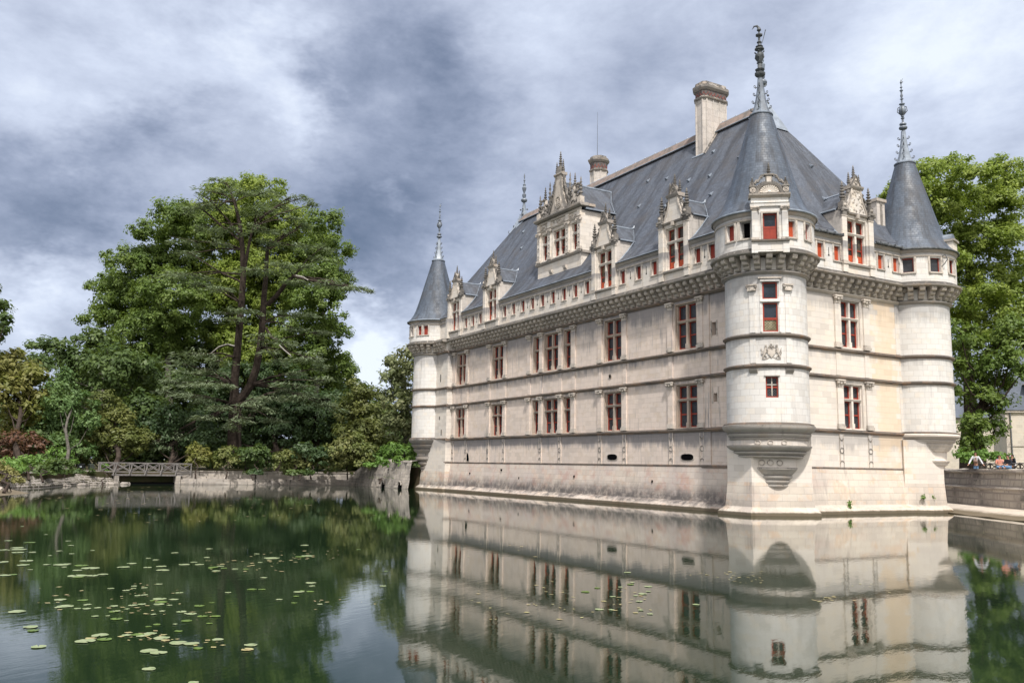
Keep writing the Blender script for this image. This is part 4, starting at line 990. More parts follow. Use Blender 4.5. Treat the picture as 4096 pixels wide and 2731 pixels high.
for s in (-1, 1):
    d.box(ft, s*.93-.17, s*.93+.17, W-.25, W+.08, 18.46, 18.86, 'stone_pinnacle')
    for R in (.14, .07): d.tube([ft(s*.93+R*math.cos(t), W+.1, 18.66+R*math.sin(t)) for t in np.linspace(0, 2*math.pi, 12)], .03, 'stone_carved', 5)
    d.box(ft, s*.93-.2, s*.93+.2, W-.25, W+.12, 18.86, 18.94, 'stone_pinnacle')
    for i in range(7): d.ball(ft(s*(.93+.1*math.cos(i*2.2)), W-.05, 18.98+.035*i), .085-.006*i, 'stone_pinnacle', 6)
    pinnacle(d, ft(s*.93, W-.08, 19.0), .5, .1)
    scroll(d, ft, [(s*.8, 19.08), (s*.68, 19.28), (s*.56, 19.28), (s*.5, 19.42), (s*.42, 19.56), (s*.3, 19.6), (s*.25, 19.5)], W-.05, .085)
    d.ball(ft(s*.62, W-.03, 19.2), .085, 'stone_pinnacle', 8); d.ball(ft(s*.4, W-.03, 19.45), .07, 'stone_pinnacle', 8)
d.box(ft, -.19, .19, W-.22, W+.06, 19.05, 19.55, 'stone_pinnacle'); d.box(ft, -.13, .13, W+.06, W+.08, 19.15, 19.47, 'stone_carved'); d.box(ft, -.26, .26, W-.28, W+.12, 19.55, 19.63, 'stone_pinnacle')
pinnacle(d, ft(0, W-.1, 19.63), .75, .12)
d.build('shell_pediment', do, 40)

# right turret
hi = [(rad(a)-.125, rad(a)+.125, 15.98, 16.95, .24) for a in (-56, -22, 8)]
hi[0] = (rad(-58)-.14, rad(-58)+.14, 15.95, 16.98, .24)
rt = turret(RT, [], hi, 'right'); rt['label'] = 'plain corner turret at the far end of the sunlit wall'
for a, w_ in ((-58, .14), (-22, .125), (8, .125)): fill_hole(RT, 2.92, rad(a)-w_, rad(a)+w_, 15.96, 16.97, 'glass', rt, 'window', 'paint_red')
b = MB()
b.lathe(RT[0], RT[1], [(1.3,2.75),(1.55,2.9),(1.6,2.98),(1.55,3.02),(1.75,3.14),(1.78,3.24),(1.86,3.3),(1.9,3.42),(1.72,3.45),(1.74,4.0),(1.88,4.04),(1.92,4.14),(2.0,4.2),(2.03,4.3),(2.1,4.36),(2.15,4.48),(2.1,4.52),(2.3,4.66),(2.34,4.76),(2.28,4.8),(2.5,4.92),(2.6,5.0),(2.62,5.1),(2.55,5.18),(2.38,5.25)], 'stone_end', 56)
b.build('turret_foot', rt, 35)
base_block([(-2.0, 14.0), (.2, 12.6), (1.05, 13.75), (1.0, 15.6), (-.6, 16.4), (-2, 16)], rt, top=4.75)
# crooked bracket on the gallery
mb = MB(); fr = Fr(RT, rad(-12)); mb.tube([fr(0, 2.9, 17.1), fr(.05, 3.2, 17.12), fr(.1, 3.3, 16.8), fr(.0, 3.1, 16.5), fr(-.1, 2.92, 16.35)], .03, 'lead_dark', 5); mb.build('iron_bracket', rt)
mb = MB(); fr = Fr(RT, rad(20)); mb.box(fr, -.5, .5, 1.6, 3.0, 17.5, 18.35, 'stone_pale'); mb.box(fr, -.6, .6, 1.6, 3.12, 18.3, 18.45, 'stone_mould')
mb.lathe(0, 0, [(.01, -.0), (.5, 0), (.5, 1.6), (.01, 1.6)], 'lead', 16, fr=lambda x, y, z: fr(x, 1.3+z, 18.5+y*.8)); mb.build('rear_dormer', rt)

# left turret
hi = [(rad(a)-.09, rad(a)+.09, 15.98, 16.95, .24) for a in (-120, -88, -63, -48)]
lt = turret(LT, [], hi, 'left', r=2.3, rp=2.85); lt['label'] = 'small looking corner turret at the distant end of the long wall'
for a, m_ in ((-120, 'shutter_red'), (-88, 'shutter_red'), (-63, 'shutter_red'), (-48, 'shutter_red')): fill_hole(LT, 2.85, rad(a)-.09, rad(a)+.09, 15.98, 16.95, m_, lt)
b = MB(); b.lathe(LT[0], LT[1], [(1.1,1.9),(1.3,2.1),(1.35,2.3),(1.2,2.35),(1.5,2.6),(1.55,2.8),(1.4,2.85),(1.75,3.1),(1.8,3.35),(1.65,3.4),(1.65,3.7),(1.95,3.9),(2.05,4.1),(1.95,4.2),(2.25,4.45),(2.3,4.6),(2.2,4.65),(2.5,4.9),(2.58,5.05),(2.5,5.18),(2.3,5.25)], 'stone_mould', 48)
b.build('turret_foot', lt, 35)
base_block([(-47.6, 2), (-47.2, -1.0), (-44.4, -.80), (-42.15, -.67), (-42.15, 2)], lt, top=5.1)
# the ridge ends carry tall lead finials
for xe in (x0, x1):
    mb = MB(); z0 = ztop+.3
    mb.lathe(xe, yr, [(.42, z0-.6), (.26, z0+.4), (.15, z0+1.2), (.12, z0+1.5), (.3, z0+1.6), (.36, z0+1.75), (.3, z0+1.9), (.1, z0+1.95), (.2, z0+2.15), (.22, z0+2.4), (.1, z0+2.5), (.1, z0+2.65), (.2, z0+2.9), (.24, z0+3.15), (.12, z0+3.35), (.17, z0+3.5), (.06, z0+3.6), (.06, z0+3.9), (.12, z0+4.0), (.04, z0+4.1), (.08, z0+4.5), (.01, z0+4.8)], 'lead', 12)
    for z in (z0+.1, z0+.7):
        for i in range(4): a = i*math.pi/2+.7; mb.ball((xe+.38*math.cos(a), yr+.38*math.sin(a), z), .1, 'lead_dark', 6)
    mb.build('ridge_finial', roof, 35)
# crockets down the hip arrises
for xe, s in ((x0, -1), (x1, 1)):
    for k in range(3):
        t = .35+k*.42; z = ztop-1.478*t+.12
        for yy in (-1,):
            mb = MB(); x = xe+s*t*(.76 if s < 0 else .9); y = yr-t
            mb.tube([(x, y, z-.1), (x+s*.12, y-.1, z+.08), (x+s*.14, y-.12, z+.22), (x+s*.04, y-.06, z+.26)], .035, 'lead_dark', 5); mb.build('crocket', roof)
mb = MB(); fr = Fr((-49.6, 2.2), rad(180)); mb.box(fr, -.9, .9, -1.2, .1, 15.3, 19.0, 'stone_carved'); mb.slab(fr, [(-.8, 19.0), (.8, 19.0), (.3, 20.3), (-.3, 20.3)], -.3, .1, 'stone_carved')
for q in (-.75, .75): pinnacle(mb, fr(q, 0, 19.0), 1.5, .2)
pinnacle(mb, fr(0, 0, 20.2), 1.2, .16); mb.build('rear_dormer', castle)
settle(castle)
# ------------------------------------------------------------------ ground and water
def sheet(name, pts, z, mat, kind='structure', skirt=0.):
    mb = MB(); n = len(pts); vs = [(x, y, z) for x, y in pts]
    if skirt: vs += [(x, y, z-skirt) for x, y in pts]; fs = [tuple(range(n))]+[(i, (i+1)%n, n+(i+1)%n, n+i) for i in range(n)]
    else: fs = [tuple(range(n))]
    mb.add(vs, fs, mat); o = mb.build(name); o['kind'] = kind; return o
BIG = 1500
sheet('ground', [(-BIG, -BIG), (BIG, -BIG), (BIG, BIG), (-BIG, BIG)], -1.6, 'pond_bed')
sheet('water', [(-90, -170), (160, -170), (160, 60), (-90, 60)], 0.0, 'pond_water')
# left bank (garden side): shore line seen across the pond
SH = [(-36, -60), (-41.5, -41), (-47, -36.5), (-58.5, -32.8), (-61.3, -29), (-62.2, -22.5), (-61.2, -15), (-61, -9), (-60.5, -3.2)]
G1 = [(-BIG, -BIG), (-36, -BIG)]+SH+[(-60.5, 17), (-BIG, 17)]
sheet('garden_bank', [(x-.5, y) if i > 1 else (x, y) for i, (x, y) in enumerate(G1)], 1.25, 'soil', skirt=3)
sheet('garden_ground', [(-BIG, 17.2), (-48.5, 17.2), (-48.5, 26), (-8, 26.2), (-2.2, 23.0), (24, 5.6), (60, 5.6), (60, BIG), (-BIG, BIG)], 2.3, 'grass_mat', skirt=4)
sheet('garden_ground', [(-47.5, -1.0), (-60.7, -2.3), (-60.7, 16), (-48, 17.1), (-48.5, 1)], 2.2, 'soil', skirt=4)
sheet('far_shore', [(-34, -170), (170, -170), (170, -BIG), (-34, -BIG)], 1.2, 'grass_mat', skirt=3)

def wall_along(name, pts, prof, mat, label=None, cat='wall', top_mat=None, step=1.2):
    """profile (outward offset, z) swept along a polyline; outward = right of travel"""
    mb = MB(); P = []
    for a, b in zip(pts, pts[1:]):
        L = math.dist(a, b); n = max(1, int(L/step))
        P += [(a[0]+(b[0]-a[0])*i/n, a[1]+(b[1]-a[1])*i/n) for i in range(n)]
    P.append(pts[-1]); vs = []; m = len(prof); rr = random.Random(len(P))
    for i, p in enumerate(P):
        a, b = P[max(0, i-1)], P[min(len(P)-1, i+1)]; L = math.dist(a, b); d = ((b[0]-a[0])/L, (b[1]-a[1])/L); nn = (d[1], -d[0])
        for k, (w, z) in enumerate(prof):
            j = rr.uniform(-.03, .03); vs.append((p[0]+nn[0]*(w+j), p[1]+nn[1]*(w+j), z+(j if 0 < k < m-1 else 0)))
    fs = [(i*m+k, i*m+k+1, (i+1)*m+k+1, (i+1)*m+k) for i in range(len(P)-1) for k in range(m-1)]
    mb.add(vs, fs, mat); o = mb.build(name)
    return tag(o, label, cat)
# quay wall of the garden, right of the bridge; outward is +x, so travel in +y reversed
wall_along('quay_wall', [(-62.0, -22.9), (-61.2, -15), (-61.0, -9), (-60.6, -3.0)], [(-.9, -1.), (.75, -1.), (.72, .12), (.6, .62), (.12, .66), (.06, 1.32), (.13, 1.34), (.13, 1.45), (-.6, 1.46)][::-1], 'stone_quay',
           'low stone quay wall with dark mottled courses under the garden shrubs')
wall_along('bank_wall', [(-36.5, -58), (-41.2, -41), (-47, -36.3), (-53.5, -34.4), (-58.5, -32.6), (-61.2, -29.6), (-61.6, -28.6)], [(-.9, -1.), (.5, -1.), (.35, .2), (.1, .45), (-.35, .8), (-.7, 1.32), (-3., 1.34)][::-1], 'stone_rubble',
           'broken rubble bank wall left of the footbridge')
rr = random.Random(21)
for i in range(11):   # loose stones at the waterline
    t = i/10; x = -61.6+t*8.6; y = -27.6-t*7.2+rr.uniform(-.3, .3)
    mb = MB(); s = rr.uniform(.16, .34); c = (x+.45, y, .0); vs = []
    for a in range(7):
        for z, q in ((-.3, 1.), (s*.45, .9), (s*.75, .5)):
            vs.append((c[0]+s*q*math.cos(a*.9+rr.random()*.2), c[1]+s*1.5*q*math.sin(a*.9), c[2]+z*rr.uniform(.8, 1.1)))
    fs = [(a*3+k, ((a+1)%7)*3+k, ((a+1)%7)*3+k+1, a*3+k+1) for a in range(7) for k in range(2)]+[tuple(a*3+2 for a in range(7))]
    mb.add(vs, fs, 'stone_quay' if i % 2 else 'stone_rubble'); o = mb.build('boulder', None, 25)
    tag(o, 'pale rubble stone at the waterline left of the footbridge', 'stone', 'rubble stones along the bank')
# sloping pale stone slab at the far left
p = on_water(-10, 1985); mb = MB()
q0, q1, q2 = on_water(-160, 1998), on_water(118, 1972), on_water(-160, 1950)
mb.add([tuple(q0), tuple(q1), (q2[0], q2[1], .75), (q2[0]-3, q2[1]-2, .75), (q0[0], q0[1], -.5), (q1[0], q1[1], -.5), (q0[0]-.3, q0[1]+.3, .38)], [(0, 1, 2, 3, 6), (0, 4, 5, 1)], 'stone_ledge')
tag(mb.build('stone_slab'), 'pale sloping stone ramp running into the water at the left edge', 'ramp')

# ruined weir wall with two arches between garden and castle
A_, B_ = (-60.2, -2.9), (-46.9, -1.7)
fr = Fr(((A_[0]+B_[0])/2, (A_[1]+B_[1])/2), math.atan2(-(B_[0]-A_[0]), (B_[1]-A_[1])) if False else rad(-90)-math.atan2(A_[1]-B_[1], B_[0]-A_[0]))
Lh = math.dist(A_, B_)/2; mb = MB(); rr = random.Random(4)
xs = np.linspace(-Lh, Lh, 29); top = [1.6+1.25*min(1, (x+Lh)/3.2)+rr.uniform(-.05, .05) for x in xs]
zs = np.linspace(-.8, 1, 9); vs = []
HOL = [(1.15, .62, .66), (5.0, .66, .75)]
for i, x in enumerate(xs):
    for j in range(9):
        z = -.8+(top[i]+.8)*j/8; w = .9-.42*max(0, z)/2.9+rr.uniform(-.05, .05); vs.append(fr(x, w, z))
    vs.append(fr(x, -1.2, top[i]+.2))
fs = [(i*10+j, (i+1)*10+j, (i+1)*10+j+1, i*10+j+1) for i in range(28) for j in range(9)]
mb.add(vs, fs, 'stone_quay')
for i in range(40):
    x = rr.uniform(-Lh+1, Lh-.2); c = fr(x, rr.uniform(.1, .5), float(np.interp(x, xs, top))+rr.uniform(-.15, .06)); mb.ball(c, rr.uniform(.12, .28), 'stone_quay', 5, .13)
wr = mb.build('weir_wall'); tag(wr, 'weathered grey rubble wall with two small arches joining the garden to the castle', 'wall')
for x, hw, hh in HOL:
    mb = MB(); pts = [(x-hw/2, -.3), (x-hw/2, hh*.5)]+[(x+hw/2*math.cos(t), hh*.5+hh*.5*math.sin(t)) for t in np.linspace(math.pi, 0, 9)]+[(x+hw/2, hh*.5), (x+hw/2, -.3)]
    mb.slab(fr, pts, .4, .97, 'black_void'); mb.tube([fr(u, .98, z) for u, z in pts[1:-1]], .09, 'stone_quay', 6); mb.build('arch_opening', wr)

# terrace wall on the right with coping, moulded string and sloping foot
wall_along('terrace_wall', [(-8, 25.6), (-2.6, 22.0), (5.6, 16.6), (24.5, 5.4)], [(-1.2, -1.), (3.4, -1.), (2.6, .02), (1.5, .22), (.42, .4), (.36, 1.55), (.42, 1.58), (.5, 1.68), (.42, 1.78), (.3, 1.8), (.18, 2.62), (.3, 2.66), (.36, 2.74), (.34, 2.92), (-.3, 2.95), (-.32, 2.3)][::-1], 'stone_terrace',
           'dark weathered terrace wall of stone blocks with coping on the right')
mb = MB()
tag(wall_along('foot_ledge', [(-2.6, 22.0), (5.6, 16.6), (24.5, 5.4)], [(3.45, -.9), (3.45, .05), (2.6, .09), (1.52, .30), (.40, .47)][::-1], 'stone_ledge'), 'pale sloping stone ledge at the foot of the terrace wall', 'ledge')

# ------------------------------------------------------------------ footbridge
bx = -61.4; y0, y1 = -28.7, -23.0
br = empty('footbridge', (bx, (y0+y1)/2, 0), None, 'weathered grey wooden footbridge with crossed rails over the channel', 'bridge')
mb = MB(); FBX = Fr((bx, 0), 0.)
mb.box(FBX, y0-.6, y1+.6, -1.7, .3, .86, 1.02, 'timber_grey'); mb.build('deck', br)
mb = MB(); mb.box(FBX, y0, y1, -1.7, -.2, -.5, .2, 'black_void'); mb.box(FBX, y0-.4, y0+.1, -1.8, .3, -.8, .9, 'stone_quay'); mb.box(FBX, y1-.1, y1+.4, -1.8, .35, -.8, .9, 'stone_quay'); mb.box(FBX, y0, y1, -6.2, -6, -.5, .85, 'black_void'); mb.build('abutment', br)
ya, yb = -30.5, -21.5; n = 6
for w in (.22, -1.55):
    rl = MB()
    rl.box(FBX, ya, yb, w-.06, w+.06, 2.12, 2.22, 'timber_grey'); rl.box(FBX, ya, yb, w-.04, w+.04, 1.2, 1.28, 'timber_grey')
    r_ = rl.build('railing', br)
    ys = np.linspace(ya+.08, yb-.08, n+1)
    for i, y in enumerate(ys):
        p = MB(); p.box(FBX, y-.055, y+.055, w-.055, w+.055, .95, 2.12, 'timber_grey'); p.build('post', r_)
        if i < n:
            q = MB(); q.tube([FBX(y, w, 1.28), FBX(ys[i+1], w+.03, 2.12)], .04, 'timber_grey', 4); q.tube([FBX(y, w+.05, 2.12), FBX(ys[i+1], w+.02, 1.28)], .04, 'timber_grey', 4); q.build('cross_brace', r_)
    if w > 0:
        for y in (-29.0, -27.5, -26.0, -24.5, -23.0):
            q = MB(); q.tube([FBX(y-.25, w+.42, .92), FBX(y+.05, w+.08, 1.8)], .055, 'timber_grey', 4); q.build('strut', r_)
settle(br)
# two floodlights on the bank
for px, py, m, nm, lb in ((322, 1908, 'lamp_black', 'floodlight', 'black floodlight facing the water on the left bank'), (362, 1904, 'lamp_green', 'floodlight', 'grey green floodlight housing turned sideways beside the bridge stones')):
    p = at(px, py, 93); fr = Fr((p[0], p[1]), rad(-20) if m == 'lamp_black' else rad(-75)); z = 1.3
    f = empty(nm, (p[0], p[1], z), None, lb, 'floodlight')
    mb = MB(); mb.prof(fr, -.34, .34, [(-.3, z+.2), (.2, z+.12), (.28, z+.62), (-.1, z+.7)], m); mb.build('housing', f)
    mb = MB(); mb.box(fr, -.4, -.34, -.08, .08, z-.1, z+.45, m); mb.box(fr, .34, .4, -.08, .08, z-.1, z+.45, m); mb.box(fr, -.4, .4, -.08, .08, z-.12, z-.04, m); mb.build('bracket', f)
    if m == 'lamp_black': mb = MB(); mb.prof(fr, -.1, .1, [(.21, z+.3), (.25, z+.3), (.27, z+.45), (.23, z+.45)], 'lamp_glass'); mb.build('lens', f)
    settle(f)

# ------------------------------------------------------------------ foliage
def mesh_quads(name, V, mats, parent=None, mi=None):
    """V: (n,4,3) quads"""
    n = len(V); me = bpy.data.meshes.new(name); me.vertices.add(n*4); me.vertices.foreach_set('co', V.reshape(-1).astype(np.float32))
    me.loops.add(n*4); me.loops.foreach_set('vertex_index', np.arange(n*4, dtype=np.int32))
    me.polygons.add(n); me.polygons.foreach_set('loop_start', np.arange(0, n*4, 4, dtype=np.int32)); me.polygons.foreach_set('loop_total', np.full(n, 4, dtype=np.int32))
    for m in mats: me.materials.append(MATS[m])
    if mi is not None: me.polygons.foreach_set('material_index', mi.astype(np.int32))
    me.update(calc_edges=True); me.validate()
    o = bpy.data.objects.new(name, me); C.objects.link(o)
    if parent is not None: o.parent = parent
    return o
def unit(a): return a/(np.linalg.norm(a, axis=-1, keepdims=True)+1e-9)
def leaves(cent, nrm, size, flat=.5, asp=.62, droop=.0):
    """leaf quads (rhombus) at cent, facing about nrm"""
    n = len(cent); N = unit(nrm+RNG.normal(size=(n, 3))*flat); t = unit(np.cross(N, RNG.normal(size=(n, 3)))); b = np.cross(N, t)
    s = size*RNG.uniform(.6, 1.35, (n, 1)); t = t*s; b = b*s*asp
    if droop: t[:, 2] -= droop*s[:, 0]
    k = N*s*.12
    return np.stack([cent-t, cent-b*.8+k*.0+t*.1, cent+t, cent+b*.8+t*.1], 1)
def lump_points(c, r, dens, clump, squash=.85, inner=.55, fill=1.0, cover=1.6, sub=None):
    """clusters scattered on a lobe's shell, leaves scattered in each cluster"""
    area = 4*math.pi*r*r; k = max(10, int(area/(clump*clump*math.pi)*cover*fill))
    d = unit(RNG.normal(size=(k, 3))); d[:, 2] = np.abs(d[:, 2])*np.where(RNG.random(k) < .22, -1, 1)
    rr_ = r*(inner+(1-inner)*RNG.random(k)**.55)*(1+.16*(RNG.random(k) < .16))*(1+.10*np.sin(d[:, 0]*5+c[0])*np.cos(d[:, 1]*4+c[1]))
    cc = np.array(c)+d*rr_[:, None]*np.array([1, 1, squash])
    m = max(6, int(dens*clump*clump*4))
    off = unit(RNG.normal(size=(k, m, 3)))*(RNG.random((k, m, 1))**.5)*clump*RNG.uniform(.55, 1.2, (k, 1, 1))*np.array([1, 1, .78])
    P = (cc[:, None]+off).reshape(-1, 3)
    Nn = (d[:, None]*.7+unit(off)*.7+np.array([0, 0, .55])).reshape(-1, 3)
    return P, Nn, cc
COVER = {'plane_tree': .8}
def tree(name, label, cat, base, lumps, mat, leafsz=.26, dens=11, clump=.95, trunk=(.35, .12), bark='bark', mats=None, squash=.85, group=None, branches=True, inner=.55, fill=1.0, flat=.5, droop=0., stems=1, asp=.62, trunk_top=None):
    """base: (x,y,z); lumps: [(x,y,z,r)] in world metres"""
    root = empty(name, base, None, label, cat, group)
    Q = []; CC = []
    for (x, y, z, r) in lumps:
        P, N, cc = lump_points((x, y, z), r, dens, clump, squash, inner, fill*COVER.get(name, 1.)); Q.append(leaves(P, N, leafsz, flat, asp, droop)); CC.append(cc)
    V = np.concatenate(Q); V = V[V[:, :, 2].min(1) > base[2]-.1] if base[2] > .5 else V
    o = mesh_quads('crown', V-np.array(base), [mat]); o.parent = root
    tb_ = MB(); b = np.array(base, float); tops = []
    L = sorted(lumps, key=lambda q: q[2])
    ctr = np.array([np.mean([l[0] for l in lumps]), np.mean([l[1] for l in lumps]), b[2]+(max(l[2] for l in lumps)-b[2])*.82])
    bk = unit(b[:2]-CAM[:2])*np.mean([l[3] for l in lumps])*1.15; b = b+np.array([bk[0], bk[1], 0]); ctr = ctr+np.array([bk[0], bk[1], 0])
    if trunk_top is not None: ctr = np.array(trunk_top, float)
    if trunk:
        pts = []; nn = 9
        for i in range(nn):
            t = i/(nn-1); p = b+(ctr-b)*np.array([t**1.4, t**1.4, t]); p += np.array([math.sin(i*1.7+b[0])*.25, math.cos(i*1.3+b[1])*.25, 0])*(i > 0); pts.append(p)
        rs = [trunk[0]*(1-t)**.8+trunk[1] for t in np.linspace(0, 1, nn)]; rs[0] *= 1.35
        b0 = np.array(base, float)
        tb_.tube([p-b0-([0, 0, .5] if i == 0 else [0, 0, 0]) for i, p in enumerate(pts)], rs, bark, 9)
        if branches:
            for (x, y, z, r) in lumps:
                tgt = np.array([x, y, z-.1*r]); j = max(1, min(nn-2, int((z-r*1.1-b[2])/(ctr[2]-b[2]+1e-6)*nn*.75))); s0 = pts[j]
                mid = (s0+tgt)/2+np.array([0, 0, -.12*np.linalg.norm(tgt-s0)])+RNG.normal(size=3)*.3
                r0 = rs[j]*.32; tb_.tube([s0-b0, mid-b0, tgt-b0], [r0, r0*.7, r0*.35], bark, 6)
                cc = CC[lumps.index((x, y, z, r))]
                for q in cc[RNG.integers(0, len(cc), 9)]:
                    m2 = (tgt+q)/2+RNG.normal(size=3)*.2; tb_.tube([tgt-b0, m2-b0, q-b0], [r0*.32, r0*.2, .02], bark, 4)
        tb_.build('trunk', root)
    return root
def L(px, py, r, dist, dz=0., k=1.7415):
    """crown lobe from a picture position (2352-wide scale), lobe radius in the same units, distance"""
    dist = dist*1.0
    p = at(px*k, py*k, dist); return (float(p[0]), float(p[1]), float(p[2]), r*k/FPX*dist)
def gp(px, dist, z=1.2):
    """ground point below picture column px"""
    d = ray(px*1.7415, 1850); h = d/np.linalg.norm(d[:2]); p = CAM[:2]+h[:2]*dist; return (float(p[0]), float(p[1]), z)
def J(lst, dist, jit=6):
    rr = random.Random(int(sum(a[0] for a in lst)))
    return [L(a[0], a[1], a[2], dist+(a[3] if len(a) > 3 else rr.uniform(-jit, jit))) for a in lst]
SZ = 1.0
# tall planes behind the cedar
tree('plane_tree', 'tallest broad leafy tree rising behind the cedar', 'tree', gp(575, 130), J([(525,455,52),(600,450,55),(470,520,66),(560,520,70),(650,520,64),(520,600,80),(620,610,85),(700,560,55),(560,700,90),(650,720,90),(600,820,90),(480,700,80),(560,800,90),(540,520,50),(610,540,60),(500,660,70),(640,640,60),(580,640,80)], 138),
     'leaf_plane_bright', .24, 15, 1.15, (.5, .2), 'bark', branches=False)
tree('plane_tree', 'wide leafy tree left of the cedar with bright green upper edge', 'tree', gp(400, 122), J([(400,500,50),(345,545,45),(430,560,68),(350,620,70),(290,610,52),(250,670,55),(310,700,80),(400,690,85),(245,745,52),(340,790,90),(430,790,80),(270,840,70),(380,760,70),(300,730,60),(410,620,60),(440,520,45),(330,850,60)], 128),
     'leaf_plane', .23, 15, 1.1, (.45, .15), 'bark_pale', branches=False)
tree('plane_tree', 'leafy tree right of the cedar reaching toward the castle', 'tree', gp(720, 124), J([(745,520,44),(770,575,42),(720,600,60),(765,650,45),(735,700,62),(760,770,45),(700,780,70),(775,850,45),(730,880,60),(800,840,24),(690,860,60),(740,640,50),(700,660,60),(740,820,55)], 130),
     'leaf_plane', .23, 15, 1.1, (.4, .15), 'bark_pale', branches=False)
tree('lime_tree', 'mid sized dark leafed tree low on the left of the big trees', 'tree', gp(250, 112), J([(215,800,48),(180,840,45),(260,850,60),(320,860,55),(240,920,60),(330,950,55),(400,900,60),(130,810,35),(95,800,28),(85,850,40)], 110),
     'leaf_deep', .3, 8, 1.1, (.28, .1), 'bark_pale')
tree('lime_tree', 'dark branching tree cut by the left edge of the view', 'tree', gp(-30, 100), J([(-15,720,34),(-25,670,28),(-40,760,50),(8,700,10),(14,735,12),(0,760,16)], 98, 2),
     'leaf_deep', .27, 7, .8, (.4, .12), 'bark', fill=.8)
tree('maple_tree', 'yellow green leafy tree on the left bank', 'tree', gp(40, 100), J([(30,850,48),(75,880,42),(10,910,50),(70,940,45),(20,830,30),(95,915,28),(30,970,40),(-30,880,60)], 98, 3),
     'leaf_yellow', .3, 8, 1.0, (.24, .08), 'bark')
tree('larch_tree', 'soft feathery green tree between the yellow tree and the footbridge', 'tree', gp(150, 97), J([(150,890,32),(135,930,38),(175,930,40),(120,980,36),(165,985,45),(205,975,32),(140,1030,34),(180,1040,36),(150,860,18)], 96, 2),
     'leaf_soft', .2, 13, .8, (.14, .05), 'bark_pale', droop=.3)
tree('yew_tree', 'brownish green spreading yew above the left end of the footbridge', 'tree', gp(270, 102), J([(235,930,36),(210,970,40),(270,970,40),(230,1010,45),(290,1015,42),(330,1010,36),(260,1040,40),(200,1040,36)], 100, 2),
     'leaf_yew', .2, 13, .8, (.24, .08), 'bark', flat=.4)
tree('yew_tree', 'dark yew behind the right end of the footbridge', 'tree', gp(390, 106), J([(360,1000,45),(410,1010,45),(450,980,45),(390,960,40),(340,980,30),(470,1020,40)], 104, 2), 'leaf_blue', .22, 11, .9, (.24, .08), 'bark')
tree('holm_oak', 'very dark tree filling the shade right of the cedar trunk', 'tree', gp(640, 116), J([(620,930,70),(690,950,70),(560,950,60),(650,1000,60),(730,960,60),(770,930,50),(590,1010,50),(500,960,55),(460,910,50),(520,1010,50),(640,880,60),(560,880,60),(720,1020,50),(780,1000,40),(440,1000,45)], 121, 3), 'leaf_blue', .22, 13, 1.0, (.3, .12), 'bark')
tree('conical_tree', 'olive green trees with pointed tops left of the castle', 'tree', gp(835, 112), J([(820,900,30),(850,915,34),(835,950,45),(870,970,38),(800,950,38),(845,1000,45),(880,1010,30),(800,1000,34)], 108, 3), 'leaf_yew', .24, 10, .9, (.24, .08), 'bark')
tree('lime_tree', 'pale topped rounded tree touching the far castle turret', 'tree', gp(925, 104), J([(915,835,30),(935,815,24),(900,870,32),(930,880,36),(955,850,30),(905,920,36),(940,940,40),(915,970,36),(950,1000,34)], 101, 2), 'leaf_pale', .25, 10, .9, (.22, .08), 'bark_pale')
tree('laurel_bush', 'fresh green bush spilling over the weir wall', 'bush', gp(905, 99, 2.2), J([(905,1035,22),(880,1045,18),(930,1040,22),(950,1030,20),(948,1055,16),(865,1055,14),(880,1062,12,-4),(915,1058,11,-4),(850,1070,13,-3),(940,1056,10,-4)], 97, 1), 'leaf_fresh', .2, 16, .5, (.05, .02), 'bark', branches=False)
tree('rhododendron', 'large rounded rhododendron with yellowish leaves beside the weir wall', 'bush', gp(800, 99), J([(805,1030,38),(770,1045,34),(840,1040,30),(800,1055,34),(755,1065,26),(835,1065,22),(820,1012,22)], 97, 1.5), 'leaf_rhodo', .19, 17, .55, (.05, .02), 'bark', branches=False)
for i, (lb, lst, mt, d) in enumerate([
    ('yellow green shrub at the right end of the footbridge', [(452,1045,26),(445,1030,16),(468,1055,18),(440,1062,15)], 'leaf_yellow', 94),
    ('second yellow green shrub, right of the one at the footbridge', [(510,1050,22),(528,1040,18),(505,1065,16),(540,1060,15)], 'leaf_rhodo', 95),
    ('dark green shrub under the cedar trunk', [(565,1050,26),(595,1045,26),(580,1070,20),(615,1060,20)], 'leaf_deep', 96),
    ('green shrub in the middle of the quay wall', [(650,1055,24),(680,1050,26),(665,1075,18),(710,1060,22)], 'leaf_rhodo', 96),
    ('bluish shrub hanging over the quay wall near the rhododendron', [(735,1050,26),(715,1080,16),(700,1040,30)], 'leaf_blue', 96),
    ('small bluish bush hanging down the quay wall to the water', [(575,1092,16),(592,1088,12)], 'leaf_blue', 91.6),
    ('low green cover on the bank left of the floodlights', [(210,1090,11,-5),(190,1092,10,-7),(170,1090,13,-10),(150,1090,14,-13),(130,1094,14,-16),(110,1096,13,-19),(95,1100,12,-21)], 'leaf_deep', 92),
    ('dark green undergrowth at the corner of the left bank', [(85,1092,18),(60,1090,16),(100,1080,18),(120,1075,20),(150,1072,18)], 'leaf_deep', 76),
    ('green undergrowth behind the pale straw bush', [(10,1075,22),(-20,1070,25),(40,1078,18)], 'leaf_fresh', 73),
    ('weeds growing at the foot of the weir wall arches', [(853,1106,6),(875,1107,5),(893,1108,6)], 'leaf_fresh', 84.5),
    ('fallen greenery trailing over the quay wall', [(672,1090,13),(690,1092,11),(705,1088,12)], 'leaf_deep', 92.2)]):
    tree('shrub', lb, 'bush', gp(sum(a[0] for a in lst)/len(lst), d, 1.2), J(lst, d, .6), mt, .19, 17, .5, (.05, .02), 'bark', branches=False)
